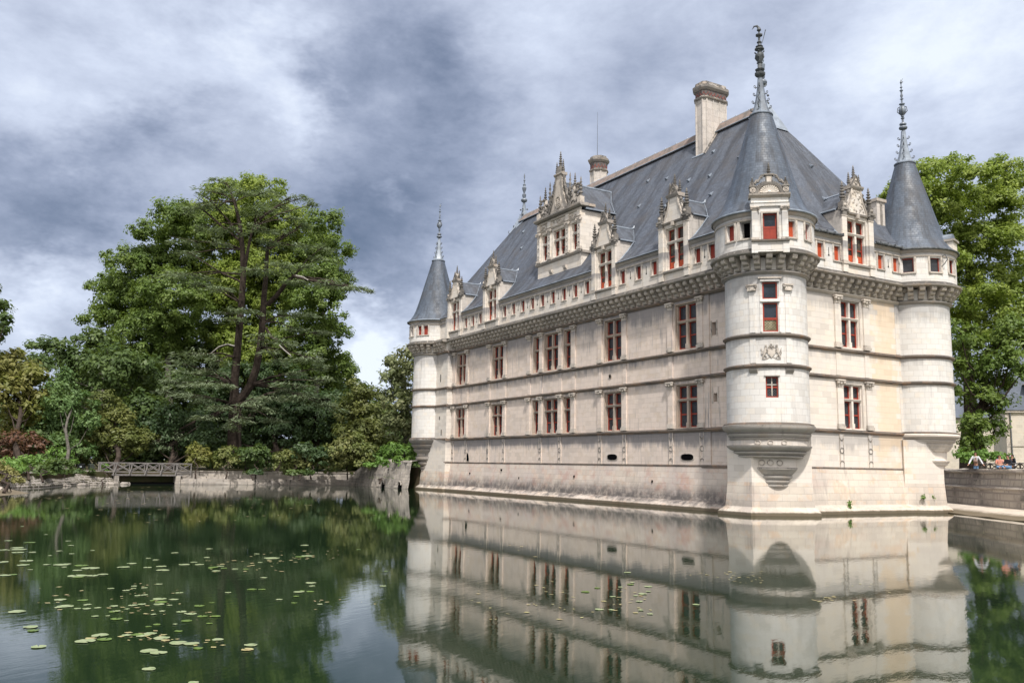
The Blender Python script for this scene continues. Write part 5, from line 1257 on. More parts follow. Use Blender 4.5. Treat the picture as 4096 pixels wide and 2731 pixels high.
tree('red_shrub', 'reddish brown shrub on the left bank under the yellow tree', 'bush', gp(50, 94), J([(30,1015,32),(70,1020,30),(95,1025,20),(10,1040,30),(50,1045,28)], 92, 1.5), 'leaf_red', .2, 14, .6, (.1, .04), 'bark', fill=.9)
tree('bramble', 'low green bramble below the red shrub', 'bush', gp(70, 82), J([(60,1062,22),(90,1065,18),(30,1065,20),(120,1070,14)], 80, 1), 'leaf_fresh', .18, 14, .5, (.06, .03), 'bark')
tree('young_ash', 'slender young green tree leaning over the left bank', 'tree', gp(135, 91), J([(130,1040,20),(150,1050,18),(140,1070,18),(125,1060,14),(165,1062,12)], 90, 1), 'leaf_fresh', .19, 13, .5, (.1, .04), 'bark_pale')
tree('pale_bush', 'pale straw yellow bush beside the water at the left edge', 'bush', gp(15, 70, .6), J([(8,1085,20),(25,1092,18),(-12,1080,26),(40,1105,9),(50,1108,7),(5,1105,16)], 69, .8), 'leaf_straw', .14, 22, .38, (.06, .03), 'bark')
tree('willow_shoots', 'leafy shoots growing on the stones left of the footbridge', 'bush', gp(242, 90.5, .2), J([(242,1085,9),(248,1098,10),(238,1102,9),(244,1070,5)], 90.2, .3), 'leaf_fresh', .15, 14, .35, (.04, .02), 'bark')
tree('yellow_weed', 'small yellowish weed tuft on the bank beside the floodlights', 'bush', gp(183, 91.5, .5), J([(180,1102,9),(190,1104,7)], 91.3, .3), 'leaf_rhodo', .15, 15, .3, None)
# wood behind everything on the left: one mass of dark leaves
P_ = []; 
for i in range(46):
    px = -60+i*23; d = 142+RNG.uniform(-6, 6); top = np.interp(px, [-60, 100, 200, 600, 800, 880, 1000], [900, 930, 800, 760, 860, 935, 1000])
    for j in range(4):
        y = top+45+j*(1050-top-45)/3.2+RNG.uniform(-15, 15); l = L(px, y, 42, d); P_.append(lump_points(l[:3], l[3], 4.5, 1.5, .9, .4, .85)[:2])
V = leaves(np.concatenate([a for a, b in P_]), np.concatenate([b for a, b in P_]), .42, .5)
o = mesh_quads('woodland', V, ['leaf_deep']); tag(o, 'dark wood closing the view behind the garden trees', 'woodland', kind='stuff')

# --- the cedar: two leaning stems, tiered sprays
cd = 104.0
def cpt(u, v, dd=0.): # zoomed-crop coordinates (300+.829u, 600+.829v)
    return at(300+.8291*u, 600+.8291*v, cd+dd)
cb = cpt(768, 1440); cb[2] = 1.2
ced = empty('cedar', cb, None, 'old cedar with two leaning dark stems and flat tiered branches', 'tree')
mb = MB()
def ctube(pts, rs, dds=None): mb.tube([cpt(u, v, (dds[i] if dds else 0))-cb for i, (u, v) in enumerate(pts)], rs, 'bark', 9)
ctube([(768,1500),(768,1400),(772,1280),(775,1190)], [.95,.8,.78,.75])
ctube([(772,1215),(768,1130),(780,1000),(792,870),(803,740),(812,600),(808,480),(795,360),(770,250),(735,165)], [.6,.5,.46,.42,.39,.35,.3,.24,.17,.06])
ctube([(775,1220),(812,1185),(850,1130),(875,1050),(893,950),(905,830),(912,700),(922,600),(928,480),(945,430)], [.55,.52,.5,.45,.41,.38,.33,.28,.2,.12])
ctube([(812,600),(828,520),(842,440),(860,370),(890,300)], [.25,.2,.17,.12,.05])
ctube([(930,745),(975,700),(1020,640),(1055,608),(1120,625),(1250,650),(1400,672)], [.3,.27,.24,.2,.14,.09,.03], [0,-1,-2,-3,-4,-5,-5])
ctube([(922,860),(950,905),(990,920),(1040,990)], [.17,.15,.13,.06], [0,-2,-3,-4])
ctube([(772,950),(735,940),(695,950),(650,985)], [.12,.11,.1,.05], [0,-1,-2,-3])
ctube([(850,1215),(930,1175),(1050,1150),(1180,1130)], [.2,.15,.1,.04], [0,-2,-3,-4])
ctube([(800,440),(700,360),(620,290),(560,270)], [.16,.13,.1,.04]); ctube([(805,430),(740,340),(650,240),(580,200)], [.14,.1,.08,.03])
ctube([(935,470),(1010,420),(1080,380)], [.14,.1,.04]); ctube([(890,330),(980,270),(1100,230)], [.12,.08,.03]); ctube([(810,640),(700,590),(560,500)], [.14,.1,.04],[0,-1,-2])
mb.build('trunk', ced)
stem = [(768,1130,.45),(780,1000,.4),(792,870,.4),(803,740,.35),(812,600,.3),(808,480,.25),(795,360,.2),(770,250,.12),(893,950,.4),(905,830,.35),(912,700,.3),(922,600,.25),(928,480,.2),(1055,608,.2),(850,1130,.4),(860,370,.12),(775,1230,.5)]
mbl = MB()
PADS = [ # u, v, half width, thickness, depth shift, droop
 (640,200,70,10,0),(720,150,45,9,0),(800,200,80,10,-2),(900,215,80,10,1),(1040,225,85,12,0),(1000,270,90,10,2),(600,260,90,10,0),(560,290,60,8,1),(700,270,80,9,-1),(880,290,90,9,-2),(1060,330,60,9,1),
 (620,370,70,9,2),(730,380,60,8,-2),(880,380,80,8,-3),(1020,400,80,9,0),(1100,360,50,8,2),(560,440,70,9,0),(660,450,70,8,-2),(940,440,70,8,-2),(1060,460,90,10,-1),(1190,470,60,9,2),
 (560,500,60,8,-1),(880,580,110,11,-3),(1000,560,100,10,-3),(1120,560,70,9,-1),(1180,520,60,8,1),(560,610,110,12,-1),(690,665,80,9,-3),(600,650,80,8,0),(1080,640,70,8,-4),(1220,650,110,12,-5),(1340,665,75,11,-5),(1420,680,38,9,-5),
 (740,780,60,10,-3),(830,770,70,9,-3),(780,815,60,9,-4),(1060,800,110,10,1),(1160,880,60,9,0),(900,915,75,12,-4),(1020,930,90,13,-4),(1060,860,60,9,-2),(960,975,60,11,-4),(1130,1005,100,13,-5),(1190,1050,60,12,-5),(1060,1080,60,12,-4),
 (1050,1130,90,13,-4),(1010,1160,60,10,-3),(600,985,100,11,-3),(520,1030,80,11,-2),(680,1020,70,9,-3),(660,1060,80,10,-3),(560,1080,90,12,-2),(620,1125,110,12,-4),(480,1125,80,11,-2),(720,1140,60,9,-4),(440,1165,80,11,-2),(560,1190,100,11,-3),(640,1210,70,9,-3),
 (940,1200,110,12,-4),(1090,1190,110,13,-4),(1210,1215,80,12,-3),(700,1245,80,11,-5),(820,1235,90,12,-5),(930,1255,70,10,-4),(660,1290,90,12,-5),(780,1300,80,12,-5),(760,1335,40,9,-5),(960,1300,70,9,-3),(480,1385,70,9,-2),(400,1410,60,10,-2),(350,1425,34,8,-2),(440,1440,50,8,-2),(980,1020,60,10,-1),(1200,1110,60,9,-1),(1240,1240,50,9,-2),(480,600,60,9,2),(1150,260,40,8,0)]
Q = []; sc = .8291/FPX*cd
for (u, v, hw, th, dd) in PADS:
    c = cpt(u, v, dd+RNG.uniform(-1, 1)); R = hw*sc; rx = R; n = int(34*R*max(R*.7, 1.6)*3.5)
    sx, sy, sr = min(stem, key=lambda q: math.hypot(q[0]-u, (q[1]-v-30)*1.6)); s_ = cpt(sx, sy)-cb; e_ = c-cb
    m1 = s_*.55+e_*.45+np.array([0, 0, .35]); mbl.tube([s_, m1, e_], [min(.13, sr*.5), .085, .03], 'bark', 5)
    for _ in range(5):
        q_ = e_+RNG.normal(size=3)*np.array([R*.5, R*.5, .12]); mbl.tube([m1*.3+e_*.7, q_], [.05, .012], 'bark', 4)
    # several flat fans per pad
    a = RNG.random(n)*2*math.pi; rr2 = np.sqrt(RNG.random(n)); k = RNG.integers(0, 7, n)
    fan = RNG.normal(size=(7, 3))*np.array([R*.42, R*.42, th*sc*.75])
    P = np.stack([rr2*np.cos(a)*R*.62, rr2*np.sin(a)*R*.62, RNG.normal(size=n)*.10], 1)+fan[k]
    d2 = np.linalg.norm(P[:, :2], axis=1); P[:, 2] -= (d2/R)**2*th*sc*.55
    hill = np.sin(P[:, 0]*2.2+u)*np.cos(P[:, 1]*2.0+v); keep = hill > -.45
    P = P[keep]; n = len(P)
    t = unit(np.concatenate([P[:, :2], np.zeros((n, 1))], 1)+RNG.normal(size=(n, 3))*np.array([.5, .5, .22])); N = np.tile([0, 0, 1.], (n, 1))+RNG.normal(size=(n, 3))*.35
    b = unit(np.cross(unit(N), t)); s = RNG.uniform(.16, .36, (n, 1)); Cc = P+c-cb
    t[:, 2] -= RNG.uniform(-.1, .5, n)
    Q.append(np.stack([Cc-t*s, Cc-b*s*.22, Cc+t*s, Cc+b*s*.22], 1))
o = mesh_quads('crown', np.concatenate(Q), ['leaf_cedar'], ced); mbl.build('branches', ced)
for pts, dd in (([(770,945),(735,936),(695,948),(650,985)], -4), ([(1065,605),(1100,612),(1125,628)], -5), ([(985,940),(1010,965),(1042,992)], -6)):
    mb = MB(); mb.tube([cpt(u, v, dd)-cb for u, v in pts], [.08, .075, .06, .03][:len(pts)], 'dead_wood', 6); mb.build('dead_limb', ced)
# bleached dead limbs in the big trees
for i, (pts, lb) in enumerate([([(1030,830),(1060,815),(1085,835),(1090,880),(1075,920)], 0), ([(780,980),(800,900),(830,870)], 1)]): pass

# --- right hand trees
tree('plane_tree', 'huge bright leafy tree behind the right hand turret', 'tree', gp(2225, 106, 2.3), J([(2080,430,38),(2130,400,42),(2190,400,48),(2250,410,50),(2310,400,48),(2120,460,50),(2200,470,58),(2290,480,60),(2350,440,60),(2160,540,55),(2240,560,62),(2330,570,62),(2200,640,55),(2290,650,60),(2370,650,55),(2180,720,40),(2250,740,52),(2330,740,48),(2050,450,25),(2180,600,40),(2160,480,45),(2240,460,50),(2290,540,50),(2210,590,50),(2270,690,50),(2340,690,50),(2110,500,40),(2300,780,50),(2200,690,50)], 95, 4),
     'leaf_plane_bright', .2, 19, .95, (.6, .2), 'bark', inner=.6, branches=False)
tree('chestnut_tree', 'darker tree with hanging boughs beside the right hand turret', 'tree', gp(2243, 95, 2.3), J([(2215,800,42),(2270,800,40),(2230,860,40),(2290,850,38),(2215,900,26),(2260,920,38),(2300,930,26),(2240,980,34),(2285,980,24),(2205,760,30),(2335,795,34),(2345,855,24),(2320,750,32),(2300,880,28),(2322,820,28),(2350,790,34),(2200,840,16),(2225,1015,22),(2265,1020,20)], 86, 3),
     'leaf_plane', .2, 17, .8, (.4, .2), 'bark')
tree('laurel_hedge', 'green hedge behind the people on the terrace', 'hedge', gp(2290, 78, 2.3), J([(2230,1050,12),(2260,1045,13),(2290,1048,12),(2212,1045,14),(2310,1052,9)], 77, 1), 'leaf_fresh', .2, 15, .5, None)
# ivy and small weeds on the foot of the castle
for (px, py, lb) in ((3323, 2016, 'small green weed on the ledge at the castle foot'), (3670, 2005, 'tiny green weed on the right hand turret base'), (3712, 2001, 'moss tuft on the right hand turret base'), (3321, 2035, 'sprig below the weed on the castle ledge')):
    p = on_water(px, py, .5); p = CAM+(p-CAM)*.93 if px < 3400 else CAM+(p-CAM)*1.02
    P = RNG.normal(size=(50, 3))*np.array([.07, .07, .08]); X = (.95, None)
    if px < 3400: base = (.62, float(on_water(px, 2050)[1]), .52 if py < 2030 else .3)
    else: base = (1.0 if px < 3700 else 1.05, 13.3+(px-3670)*.02, .9)
    V = leaves(P+np.array(base)+np.array([0, 0, .12]), P+np.array([.3, 0, .5]), .07)
    tag(mesh_quads('weed_tuft', V, ['leaf_fresh']), lb, 'weed')

# ------------------------------------------------------------------ house on the right
p = gp(2316, 128, 2.3); hx, hy = p[0], p[1]
ang = math.atan2(CAM[1]-hy, CAM[0]-hx)+.18
FH = Fr((hx, hy), ang)
hs = empty('service_house', (hx, hy, 2.3), None, 'cream stone house with slate roof and dormer behind the terrace at the right edge', 'house')
mb = MB(); Z = 2.3
WH = [(3.2, 4.5, 6.9, 9.3, .2), (9, 10.3, 6.9, 9.3, .2)]
mb.holes(FH, 0, 18, Z, 10.6, WH, 'stone_house'); mb.box(FH, 0, 18, -9, -.3, Z, 10.58, 'stone_house'); mb.box(FH, 0, .02, -.3, 0, Z, 10.58, 'stone_house')
mb.box(FH, -.3, 18.3, -.1, .25, 10.4, 10.75, 'stone_carved'); mb.box(FH, 0, 18, 0, .08, 6.1, 6.25, 'stone_carved'); mb.box(FH, -.05, .35, 0, .06, Z, 10.4, 'stone_carved')
for k in (0, 1):
    pts = [(4.6+6*k+1.5*math.cos(t), 3.2+1.4*math.sin(t)) for t in np.linspace(0, math.pi, 12)]; mb.tube([FH(u, .05, z) for u, z in pts], .1, 'stone_carved', 5)
mb.build('wall', hs)
for a, b, z0, z1, _ in WH:
    w = MB(); w.box(FH, a, b, -.2, -.15, z0, z1, 'house_glass'); w.box(FH, a-.1, b+.1, 0, .05, z0-.15, z0, 'stone_carved')
    for i in range(4): w.box(FH, a+(b-a)*i/3-.04, a+(b-a)*i/3+.04, -.15, -.1, z0, z1, 'paint_white')
    for i in range(6): w.box(FH, a, b, -.15, -.11, z0+(z1-z0)*i/5-.035, z0+(z1-z0)*i/5+.035, 'paint_white')
    w.build('window', hs)
mb = MB(); mb.add([FH(-.4,.35,10.7),FH(18.4,.35,10.7),FH(18.4,-4.5,20.5),FH(3.6,-4.5,20.5),FH(-.4,-9.4,10.7),FH(18.4,-9.4,10.7)], [(0,1,2,3),(0,3,4),(4,3,2,5)], 'slate_far'); mb.build('roof', hs)
mb = MB(); mb.holes(FH, 2.6, 5.1, 10.75, 14.0, [(3.2, 4.5, 11.2, 13.6, .15)], 'stone_house'); mb.box(FH, 2.6, 5.1, -3.4, -.16, 10.75, 13.98, 'stone_house'); mb.box(FH, 3.2, 4.5, -.15, -.1, 11.2, 13.6, 'lead_light')
mb.slab(FH, [(2.3, 14.0), (5.4, 14.0), (3.85, 15.1)], -3.8, .2, 'stone_carved'); mb.build('dormer', hs)
mb = MB(); mb.tube([FH(.5, .15, 10.4), FH(.5, .15, Z)], .08, 'lead_dark', 6); mb.build('drainpipe', hs)
settle(hs)
p = gp(2262, 150, 2.3); FH2 = Fr((p[0], p[1]), ang)
h2 = empty('rear_house', p, None, 'grey roofed building half hidden behind the hanging boughs', 'house')
mb = MB(); mb.box(FH2, -14, 7, -7, 0, 2.3, 11, 'stone_house'); mb.build('wall', h2)
mb = MB(); mb.prof(FH2, -14.3, 7.3, [(.4, 11), (-3.5, 18), (-7.4, 11)], 'slate_far'); mb.build('roof', h2); settle(h2)

# ------------------------------------------------------------------ terrace railing and people
def tw(px, off=0.):   # point on the terrace wall line under picture column px, offset behind it
    d = ray(px, 1870); a = np.array([5.6, 16.6]); b = np.array([-2.6, 22.0]); e = b-a
    M_ = np.array([[d[0], -e[0]], [d[1], -e[1]]]); t, s = np.linalg.solve(M_, a-CAM[:2]); q = a+s*e; nn = np.array([-e[1], e[0]])/np.hypot(*e); nn = nn if nn[1] > 0 else -nn
    return q+nn*off
rl = empty('terrace_railing', (0, 22, 2.3), None, 'low rustic wooden fence with crossed bars along the terrace', 'fence')
n = 9; P = [tw(3790+(4120-3790)*i/n, 2.4) for i in range(n+1)]
for i in range(n+1):
    mb = MB(); mb.tube([(*P[i], 2.2), (*P[i], 3.42)], .06, 'timber_dark', 6); mb.build('post', rl)
    if i < n:
        mb = MB(); a, b = P[i], P[i+1]
        mb.tube([(*a, 3.35), (*b, 3.35)], .05, 'timber_grey', 6); mb.tube([(*a, 2.95), (*b, 2.95)], .04, 'timber_dark', 6); mb.tube([(*a, 2.95), (*b, 3.33)], .04, 'timber_grey', 5); mb.tube([(*a, 3.33), (*b, 2.95)], .04, 'timber_dark', 5); mb.build('rail', rl)
settle(rl)

def skin_obj(name, verts, edges, radii, mat, parent, sub=2):
    me = bpy.data.meshes.new(name); me.from_pydata(verts, edges, []); me.materials.append(MATS[mat]); o = bpy.data.objects.new(name, me); C.objects.link(o); o.parent = parent
    md = o.modifiers.new('skin', 'SKIN'); md.use_smooth_shade = True
    for v, r in zip(me.skin_vertices[0].data, radii): v.radius = (r, r) if not isinstance(r, tuple) else r
    me.skin_vertices[0].data[0].use_root = True
    s = o.modifiers.new('sub', 'SUBSURF'); s.levels = sub; s.render_levels = sub
    return o
def person(label, pos, z, heading, top, bottom, hair='hair_brown', pose='stand', hat=None, bag=False, sleeves=True, group=None):
    """pose: stand / lean / sit; local frame x right, y forward, z up"""
    r = empty('person', (pos[0], pos[1], z), None, label, 'person', group); r.rotation_euler = (0, 0, heading)
    if pose == 'sit':
        hip = .10; J_ = {'pel': (0,0,hip), 'wai': (0,.02,hip+.2), 'che': (0,.05,hip+.42), 'nec': (0,.07,hip+.57), 'hea': (0,.09,hip+.70), 'top': (0,.09,hip+.80)}
        leg = lambda s: [(s*.09,.02,hip), (s*.19,.42,hip+.06), (s*.06,.50,hip-.0), (s*-.04,.40,hip-.03)]
        arm = lambda s: [(s*.17,.05,hip+.50), (s*.24,.12,hip+.27), (s*.10,.33,hip+.18), (s*.05,.39,hip+.16)]
    else:
        hip = .88; f = .22 if pose == 'lean' else .0
        J_ = {'pel': (0,0,hip), 'wai': (0,f*.3,hip+.2), 'che': (0,f*.75,hip+.41), 'nec': (0,f,hip+.56), 'hea': (0,f*1.2,hip+.68), 'top': (0,f*1.2,hip+.78)}
        leg = lambda s: [(s*.09,0,hip), (s*.10,.03,.47), (s*.11,-.01,.08), (s*.12,.13,.03)]
        if pose == 'lean': arm = lambda s: [(s*.18,f*.95,hip+.48), (s*.32,f+.02,hip+.22), (s*.44,f+.2,hip-.03), (s*.48,f+.26,hip-.08)]
        else: arm = lambda s: [(s*.19,.0,hip+.49), (s*.23,-.02,hip+.22), (s*.22,.1,hip-.0), (s*.22,.13,hip-.08)]
    V = [J_[k] for k in ('pel','wai','che','nec','hea','top')]; E = [(0,1),(1,2),(2,3),(3,4),(4,5)]; Rr = [.13,.11,.13,.05,.085,.075]
    for s in (-1, 1):
        k = len(V); V += arm(s); E += [(2,k),(k,k+1),(k+1,k+2),(k+2,k+3)]; Rr += [.055,.042,.03,.03]
        k = len(V); V += leg(s)[1:]; E += [(0,k),(k,k+1),(k+1,k+2)]; Rr += [.06,.042,.038]
        h = np.array(arm(s)[3]); dd = h-np.array(arm(s)[2]); dd /= np.linalg.norm(dd)
        for q, ln in ((-.024,.07),(-.008,.085),(.008,.08),(.024,.065)):
            k = len(V); V.append(tuple(h+dd*ln+np.array([q,0,-.01]))); E.append((k-4-0 if False else [i for i, v in enumerate(V) if v == arm(s)[3]][0], k)); Rr.append(.009)
    skin_obj('body', V, E, Rr, 'skin', r)
    m = MB(); hx_, hy_, hz = J_['hea']; m.tube([(hx_, hy_+.075, hz+.03), (hx_, hy_+.105, hz-.0)], [.012, .018], 'skin', 5)
    for s in (-1, 1): m.ball((s*.032, hy_+.082, hz+.03), .011, 'hair_dark', 6); m.ball((s*.085, hy_, hz+.01), .022, 'skin', 6)
    m.tube([(-.025, hy_+.083, hz-.04), (.025, hy_+.083, hz-.04)], .007, 'cloth_coral', 4); m.build('face', r)
    V = [J_['pel'], J_['wai'], J_['che'], (J_['nec'][0], J_['nec'][1], J_['nec'][2]-.06)]; E = [(0,1),(1,2),(2,3)]; Rr = [(.16,.13),(.14,.115),(.165,.13),(.08,.07)]
    for s in (-1, 1):
        a = arm(s); k = len(V); V += a[:3] if sleeves else a[:2]; E += [(2,k),(k,k+1)]+([(k+1,k+2)] if sleeves else []); Rr += ([.075,.06,.045] if sleeves else [.075,.062])
    skin_obj('shirt', V, E, Rr, top, r)
    V = [J_['pel']]; E = []; Rr = [(.16,.14)]
    for s in (-1, 1): k = len(V); V += leg(s)[1:3]; E += [(0,k),(k,k+1)]; Rr += [.088,.062]
    skin_obj('trousers', V, E, Rr, bottom, r)
    m = MB(); m.lathe(hx_, hy_-.015, [(.001,hz+.125),(.05,hz+.118),(.085,hz+.085),(.1,hz+.03),(.092,hz-.03),(.07,hz-.07)], hair, 14, rad(150), rad(390)); m.lathe(hx_, hy_-.01, [(.001,hz+.127),(.06,hz+.11),(.095,hz+.06)], hair, 14); m.build('hair', r, 60)
    if hat:
        m = MB(); m.lathe(hx_, hy_, [(.001,hz+.17),(.08,hz+.16),(.1,hz+.09),(.19,hz+.06),(.19,hz+.05),(.09,hz+.06)], hat, 16); m.build('hat', r, 50)
    if bag:
        m = MB(); m.ball((.02, .2, hip+.16), .15, 'cloth_tan', 12, .11); m.tube([(-.15, .14, hip+.2), (-.17, .06, hip+.38), (-.1, .1, hip+.5)], .015, 'cloth_tan', 5); m.build('shoulder_bag', r, 60)
    return r
def head_to(px, extra=0): 
    q = tw(px); return math.atan2(CAM[1]-q[1], CAM[0]-q[0])-math.pi/2+extra
person('woman in a white top leaning on the terrace wall with a tan bag', tw(3888, .28), 2.42, head_to(3888), 'cloth_white', 'cloth_denim', 'hair_brown', 'lean', None, True)
person('person in a coral patterned top and jeans sitting on the terrace wall', tw(4001, .0), 2.93, head_to(4001), 'cloth_coral', 'cloth_denim', 'hair_brown', 'sit', sleeves=False)
person('person in a black and white striped jacket sitting on the wall beside the coral top', tw(4033, .05), 2.93, head_to(4033, -.5), 'cloth_dark', 'cloth_denim', 'hair_dark', 'sit')
person('person in a bright blue shirt behind the railing next to the turret', tw(3819, 3.2), 2.3, head_to(3819, .9), 'cloth_blue', 'cloth_dark', 'hair_brown', 'stand', sleeves=False)
person('person with a white sun hat behind the railing', tw(3831, 3.9), 2.3, head_to(3831, -.6), 'cloth_white', 'cloth_tan', 'hair_brown', 'stand', 'cloth_white')
person('dark haired man in a dark jacket behind the railing', tw(3857, 3.4), 2.35, head_to(3857, -.9), 'cloth_dark', 'cloth_dark', 'hair_dark', 'stand')
person('person in dark clothes standing far right behind the railing', tw(4077, 4.2), 2.25, head_to(4077, .7), 'cloth_dark', 'cloth_dark', 'hair_brown', 'stand')

# ------------------------------------------------------------------ water lilies
def pad_mesh(r, mat, seed):
    rr = random.Random(seed); vs = [(0, 0, .004)]; n = 18; cut = rr.random()*6.28
    for i in range(n+1):
        a = cut+.16+(2*math.pi-.32)*i/n; q = r*(1+.05*math.sin(a*3+seed)); vs.append((q*math.cos(a), q*.94*math.sin(a), .008+.012*rr.random()))
    mb = MB(); k = len(vs); vs += [(x, y, z-.006) for x, y, z in vs]
    fs = [(0, i, i+1) for i in range(1, n+1)]+[(k, k+i+1, k+i) for i in range(1, n+1)]+[(i, i+1, k+i+1, k+i) for i in range(1, n+1)]
    mb.add(vs, fs, mat); return mb
PADL = [ # crop coordinates u, v, width; colour
 (170,699,78,0,'pale lily pad floating alone near the left edge, the upper one'),(183,719,60,3,None),(213,808,80,0,'pale lily pad nearest the lower left corner'),(474,777,108,0,'large pale pad overlapping a yellow one, lower left cluster'),(503,763,60,1,'yellowed pad between two large pale pads'),(554,745,92,0,'large pale pad at the top of the lower left cluster'),(580,768,80,2,'submerged deep green pad beside the lower left cluster'),
 (825,831,100,0,'pale pad on the left of the front middle pair'),(876,842,94,0,'pale pad on the right of the front middle pair'),(893,761,94,0,'slim pale pad above the front middle pair'),(916,774,50,1,None),(985,787,104,0,'long pale pad left of its twin in the middle row'),(1060,792,88,0,'pale pad touching the long pale pad in the middle row'),(1095,817,60,2,'deep green pad below the middle row'),(1206,769,66,0,'round pale pad right of the middle row'),(1388,799,78,0,'pale pad above the buff pad at lower centre'),(1368,824,74,1,'buff pad at lower centre'),(825,931,76,0,'bright green pad nearest the bottom of the picture'),(1070,1007,60,0,None),(1158,680,38,2,None),
 (95,614,90,0,None),(360,585,86,0,None),(332,549,66,0,None),(322,592,40,0,None),(428,598,40,0,None),(28,414,60,0,None),(75,410,40,2,None),(428,417,106,0,None),(432,424,60,3,None),(512,416,66,0,None),(570,409,58,0,None),(128,357,66,0,None),(147,334,70,0,None),(100,288,64,0,None),(105,272,80,0,None),(96,262,70,0,None),(20,274,46,0,None),(15,341,56,0,None),(330,280,38,0,None),(512,276,26,0,None),(165,233,60,3,None),(44,223,44,0,None),(260,355,42,0,None),(335,356,80,0,None),(372,352,44,0,None),(450,360,74,2,None),(430,386,54,0,None),(500,375,96,0,None),(730,349,56,0,None),(684,369,68,0,None),(816,371,48,0,None),(894,365,60,0,None),(900,386,76,0,None),(968,290,44,0,None),(1018,355,64,0,None),(1104,355,54,0,None),(1072,342,40,0,None),(1158,268,42,0,None),(1687,248,50,0,None),(1720,456,70,0,None),(1655,506,66,0,None),(1716,504,50,3,None),(1640,530,36,2,None),(1505,319,96,0,None),(1660,312,60,2,None),(1700,307,70,0,None),(1180,370,60,2,None),(1220,364,44,0,None),(1240,375,40,2,None),(1195,390,50,0,None),(1450,492,46,3,None),(992,511,46,0,None),(880,463,40,0,None),(882,545,76,0,None),(892,562,70,2,None),(735,580,50,0,None),(782,576,30,0,None),(844,554,34,2,None),(938,580,32,0,None),(898,612,36,0,None),(698,498,40,0,None),(740,487,30,0,None),(800,484,38,0,None),(630,584,48,0,None),(540,594,38,0,None),(526,640,42,0,None),(852,630,36,0,None),(868,686,44,2,None),(822,698,36,2,None),(968,684,30,0,None),(1030,625,26,0,None),(1420,296,34,0,None),(1440,343,30,0,None),(1360,380,36,2,None),(2120,473,44,0,None),(1545,548,40,0,None),(1770,574,36,0,None),(700,665,26,0,None),(596,638,24,0,None),(1120,640,60,2,None),(1195,640,56,2,None),(800,523,40,0,None),(760,527,34,0,None),(700,745,56,0,None),(760,742,70,2,None),(830,737,76,0,None),(780,750,50,0,None)]
MT = ['pad_green', 'pad_yellow', 'pad_deep', 'pad_deep']
proto = {}
for i, (u, v, w, c, lb) in enumerate(PADL):
    px, py = .7228*u, 2000+.7228*v; p = on_water(px, py, .01); dist = float(np.linalg.norm(p-CAM)); r = w*.7228/FPX*dist/2*.86
    key = (c, i % 4)
    if key not in proto: o = pad_mesh(1., MT[c], i).build('lily_pad', None, 30); proto[key] = o
    else: o = proto[key].copy(); C.objects.link(o)
    o.location = (p[0], p[1], .006); o.scale = (r, r, .5); o.rotation_euler = (0, 0, (i*1.7) % 6.28)
    if not lb:
        zone = 'far left rows' if u < 620 and v < 450 else 'band across the pond middle' if v < 450 else 'loose scatter in mid pond' if v < 660 else 'ragged patch nearer the front'
        lb = {0: 'pale green', 1: 'yellowed', 2: 'mossy green', 3: 'dull dark'}[c]+' lily pad in the '+zone
    tag(o, lb, 'lily pad', 'lily pads floating on the pond')
# flecks of pondweed and small floating leaves: nobody could count them
Q = []
def flecks(px0, px1, py0, py1, n, s, cl=1.):
    for _ in range(n):
        px, py = random.uniform(px0, px1), random.uniform(py0, py1); p = on_water(px, py, .008); a = random.random()*6.28; k = s*random.uniform(.4, 1.5)
        e = np.array([math.cos(a), math.sin(a), 0]); f = np.array([-e[1], e[0], 0])*random.uniform(.3, .9)
        Q.append([p-e*k, p-f*k, p+e*k, p+f*k])
random.seed(5)
for i in range(60):   # smaller pads drifting between the rest
    px, py = random.choice([(random.gauss(900, 260), random.gauss(2300, 60)), (random.gauss(560, 160), random.gauss(2440, 50)), (random.uniform(0, 300), random.gauss(2230, 50)), (random.gauss(2500, 120), random.gauss(2380, 40))])
    if px < 0: continue
    p = on_water(px, py, .01); o = proto[(random.choice((0, 0, 2)), random.choice((0, 1)))].copy() if (2, 1) in proto and (2, 0) in proto and (0, 1) in proto else proto[(0, 0)].copy()
    C.objects.link(o); o.location = (p[0], p[1], .005); r = random.uniform(.05, .1); o.scale = (r, r, .5); o.rotation_euler = (0, 0, random.random()*6.28)
    o['label'] = 'very small lily pad drifting on the castle reflection' if px > 1650 else 'very small lily pad drifting on the dark tree reflection'; o['category'] = 'lily pad'; o['group'] = 'small drifting lily pads'
for (a, b, c_, d_, n, s) in [(1150,1360,2195,2235,16,.06),(820,1140,2240,2290,26,.07),(480,720,2330,2460,36,.05),(480,660,2520,2560,20,.05),(640,900,2550,2590,12,.045),(1000,1260,2200,2250,18,.06),(1250,1500,2380,2440,8,.05),(150,520,2340,2440,14,.05),(770,860,2440,2480,8,.045),(250,1600,2020,2090,34,.1),(60,600,1985,2015,30,.12),(460,720,1946,1968,26,.16),(1400,1640,1955,1985,10,.1),(900,1300,1990,2020,16,.11),(1880,2300,2320,2480,30,.05),(2280,2620,2380,2470,18,.05),(1750,2160,2160,2240,8,.07),(2850,3060,2280,2330,34,.045),(3230,3560,2330,2400,14,.04),(2750,3050,2290,2300,8,.05),(3240,3340,2385,2405,12,.05),(2430,2560,2340,2440,10,.05),(3880,4080,2080,2130,10,.08)]: flecks(a, b, c_, d_, n, s)
o = mesh_quads('pondweed_flecks', np.array(Q), ['pad_yellow']); tag(o, 'scattered flecks of pondweed and small leaves on the water', 'pondweed', kind='stuff')
